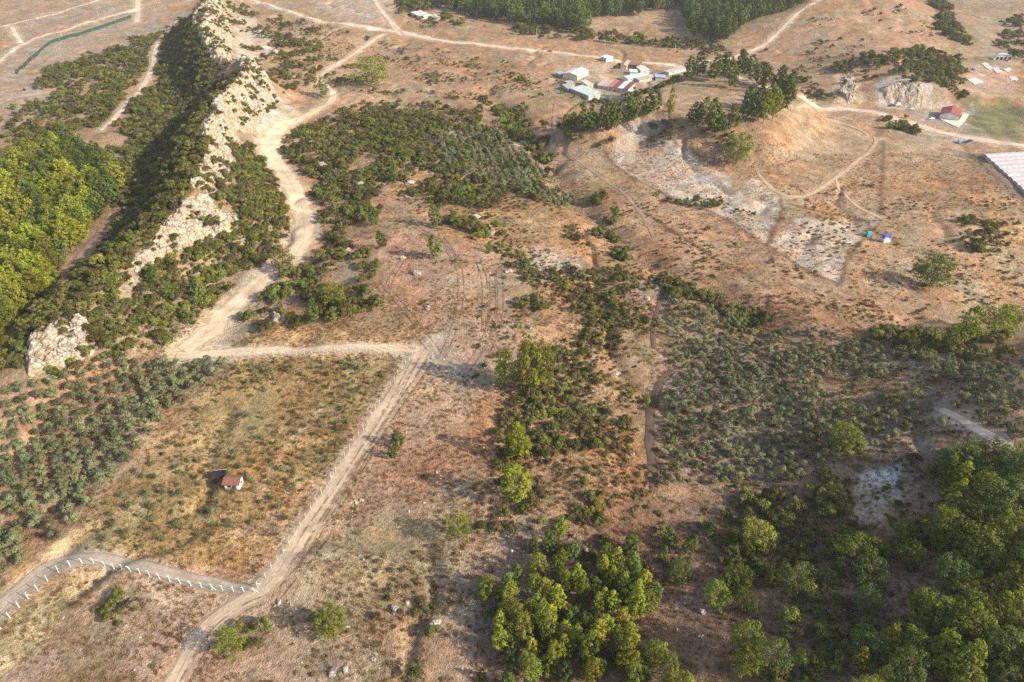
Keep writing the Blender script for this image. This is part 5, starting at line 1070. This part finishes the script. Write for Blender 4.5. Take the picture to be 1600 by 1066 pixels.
for k, (q4, lb) in enumerate([([(1532, 100), (1540, 98), (1552, 107), (1546, 110)], 'white plastic sheet nearest the polytunnel'), ([(1551, 106), (1559, 105), (1567, 113), (1556, 115)], 'white plastic sheet in the middle of the bare plot'), ([(1567, 108), (1578, 106), (1583, 111), (1572, 112.5)], 'thin white plastic sheet right of the middle one'), ([(1512, 124), (1526, 122), (1538, 129), (1522, 133)], 'large white plastic sheet on the lower bare plot'), ([(1577, 121), (1588, 120), (1591, 126), (1580, 127)], 'white plastic sheet at the right of the bare plot')]):
    w = hit(q4); m = MB(); K = 8
    for i in range(K + 1):
        for j in range(K + 1):
            s_, t_ = i / K, j / K; p = (w[0] * (1 - s_) + w[1] * s_) * (1 - t_) + (w[3] * (1 - s_) + w[2] * s_) * t_; p = p + np.array([math.sin(7 * t_ + k), math.cos(6 * s_ + k)]) * .5; m.v.append((p[0], p[1], H1(*p) + 0.35 + 0.2 * mnoise.noise((p[0] * .3, p[1] * .3, k))))
    m.f = [(i * (K + 1) + j, i * (K + 1) + j + 1, (i + 1) * (K + 1) + j + 1, (i + 1) * (K + 1) + j) for i in range(K) for j in range(K)]; tag(m.ob('plastic_sheet', MP['plastic'], smooth_=True), lb, 'plastic sheet', 'plastic sheets on the bare plot')
# green windbreak net
w = smooth(hit([(28, 117), (40, 104), (55, 90), (72, 71), (100, 62), (135, 51), (172, 40), (206, 28)]), 1); r = empty('windbreak_fence', (w[0, 0], w[0, 1], H1(*w[0]))); m = MB(); o0 = r.location
for i, p in enumerate(w):
    z = H1(*p) - o0.z; m.v += [(p[0] - o0.x, p[1] - o0.y, z - .3), (p[0] - o0.x, p[1] - o0.y, z + 3.2)]; MB().bar((p[0] - o0.x, p[1] - o0.y, z - .3), (p[0] - o0.x, p[1] - o0.y, z + 3.5), .08, .06, 6).ob('post', MP['grey'], r)
m.f = [(2 * i, 2 * i + 2, 2 * i + 3, 2 * i + 1) for i in range(len(w) - 1)]; m.ob('net', MP['green'], r); tag(r, 'dark green windbreak net fence along the top left fields', 'fence')
# power poles
def pole(px, py, h, label):
    c = hit([(px, py)])[0]; r = empty('utility_pole', (c[0], c[1], H1(*c))); MB().bar((0, 0, -.5), (0, 0, h), .2, .13, 8).ob('post', MP['concrete'], r); ca = MB().box((0, 0, h - .5), (2.2, .15, .15)).ob('crossarm', MP['concrete'], r)
    for i in (-.9, 0, .9): MB().bar((i, 0, h - .42), (i, 0, h - .1), .07, .05, 6).ob('insulator', MP['brown'], ca)
    tag(r, label, 'utility pole', 'utility poles along the valley')
pole(838, 61, 10, 'pale utility pole above the valley road, left of the farm'); pole(1054, 84, 8, 'utility pole beside the road near the pine clump'); pole(1384, 63, 8, 'utility pole on the tan hill at upper right'); pole(98, 62, 11, 'utility pole beside the top left fields, nearest the edge'); pole(155, 28, 11, 'utility pole in the top left fields, beside the drive')
# parked cars
def car(px, py, rz, colr, label, van=False):
    c = hit([(px, py)])[0]; e = 0.6; x, y = c
    zx = (H1(x + e, y) - H1(x - e, y)) / (2 * e); r = empty('car', (x, y, H1(x, y) + 0.12), rz)
    prof = [(-2.15, .45), (-2.1, .95), (-1.3, 1.05), (-0.7, 1.5 if not van else 1.9), (1.2 if not van else 2.0, 1.5 if not van else 1.9), (1.75 if not van else 2.12, 1.02), (2.15, .95), (2.15, .45)]
    n = len(prof); m = MB(); m.add([(p[0], s * (.86 if p[1] < 1.2 else .70), p[1]) for s in (-1, 1) for p in prof], [tuple(range(n - 1, -1, -1)), tuple(range(n, 2 * n))] + [(i, (i + 1) % n, n + (i + 1) % n, n + i) for i in range(n)])
    m.ob('body', colr, r)
    for s in (-1, 1): MB().add([(-1.0, s * .80, 1.1), (1.3, s * .80, 1.1), (1.05, s * .725, 1.42), (-.65, s * .725, 1.42)], [(0, 1, 2, 3)]).ob('window', MP['glass'], r)
    MB().add([(-1.34, -.66, 1.09), (-1.34, .66, 1.09), (-.80, .60, 1.46), (-.80, -.60, 1.46)], [(0, 1, 2, 3)]).ob('windscreen', MP['glass'], r)
    for i in (-1.35, 1.35):
        for s in (-1, 1): wh = MB().bar((i, s * .68, .33), (i, s * .90, .33), .33, .33, 12).ob('wheel', MP['net'], r); MB().bar((i, s * .89, .33), (i, s * .93, .33), .18, .18, 8).ob('rim', MP['grey'], wh)
    for s in (-1, 1): MB().box((-2.14, s * .6, .75), (.06, .3, .16)).ob('headlight', MP['white'], r)
    return tag(r, label, 'car', 'cars by the valley road')
blue_car = mat_paint('paint_blue_car', (0.16, 0.40, 0.80), 0.3, 0.05); dark_car = mat_paint('paint_dark_car', (0.05, 0.045, 0.05), 0.3, 0.05); white_car = mat_paint('paint_white_car', (0.75, 0.75, 0.76), 0.35, 0.05)
car(1499, 224, 1.2, blue_car, 'light blue car parked at the road bend', True); car(1515, 222, 0.5, dark_car, 'dark car parked right of the light blue one'); car(1402, 165, 0.3, white_car, 'white van parked below the grey cut bank', True); car(1424, 172, -0.2, white_car, 'white car between the cut bank and the house'); car(1455, 187, 0.1, white_car, 'white car parked left of the red-roofed house'); car(1394, 166, 0.2, dark_car, 'dark car beside the white van below the cut bank'); car(859, 81.5, -0.1, dark_car, 'small dark car driving on the valley road, left of the farm')

# ------------------------------------------------------------------ air
hz_lo = float(GZ.min()) - 1.5; hz_hi = max(CAM_H, float(GZ.max()) + 30) + 6
m, t, o = nodes('haze_air'); pv = N(t, 'ShaderNodeVolumePrincipled'); pv.inputs['Color'].default_value = (0.93, 0.95, 1.0, 1); pv.inputs['Density'].default_value = 0.00010; pv.inputs['Anisotropy'].default_value = 0.2; t.links.new(pv.outputs[0], o.inputs['Volume'])
hx0, hx1, hy0, hy1 = xs[0] - 50, xs[-1] + 50, ys[0] - 50, ys[-1] + 50
hb = MB().box(((hx0 + hx1) / 2, (hy0 + hy1) / 2, (hz_lo + hz_hi) / 2), (hx1 - hx0, hy1 - hy0, hz_hi - hz_lo)); hb.ob('haze', m); tag(bpy.data.objects['haze'], 'pale evening haze over the valley', kind='stuff')
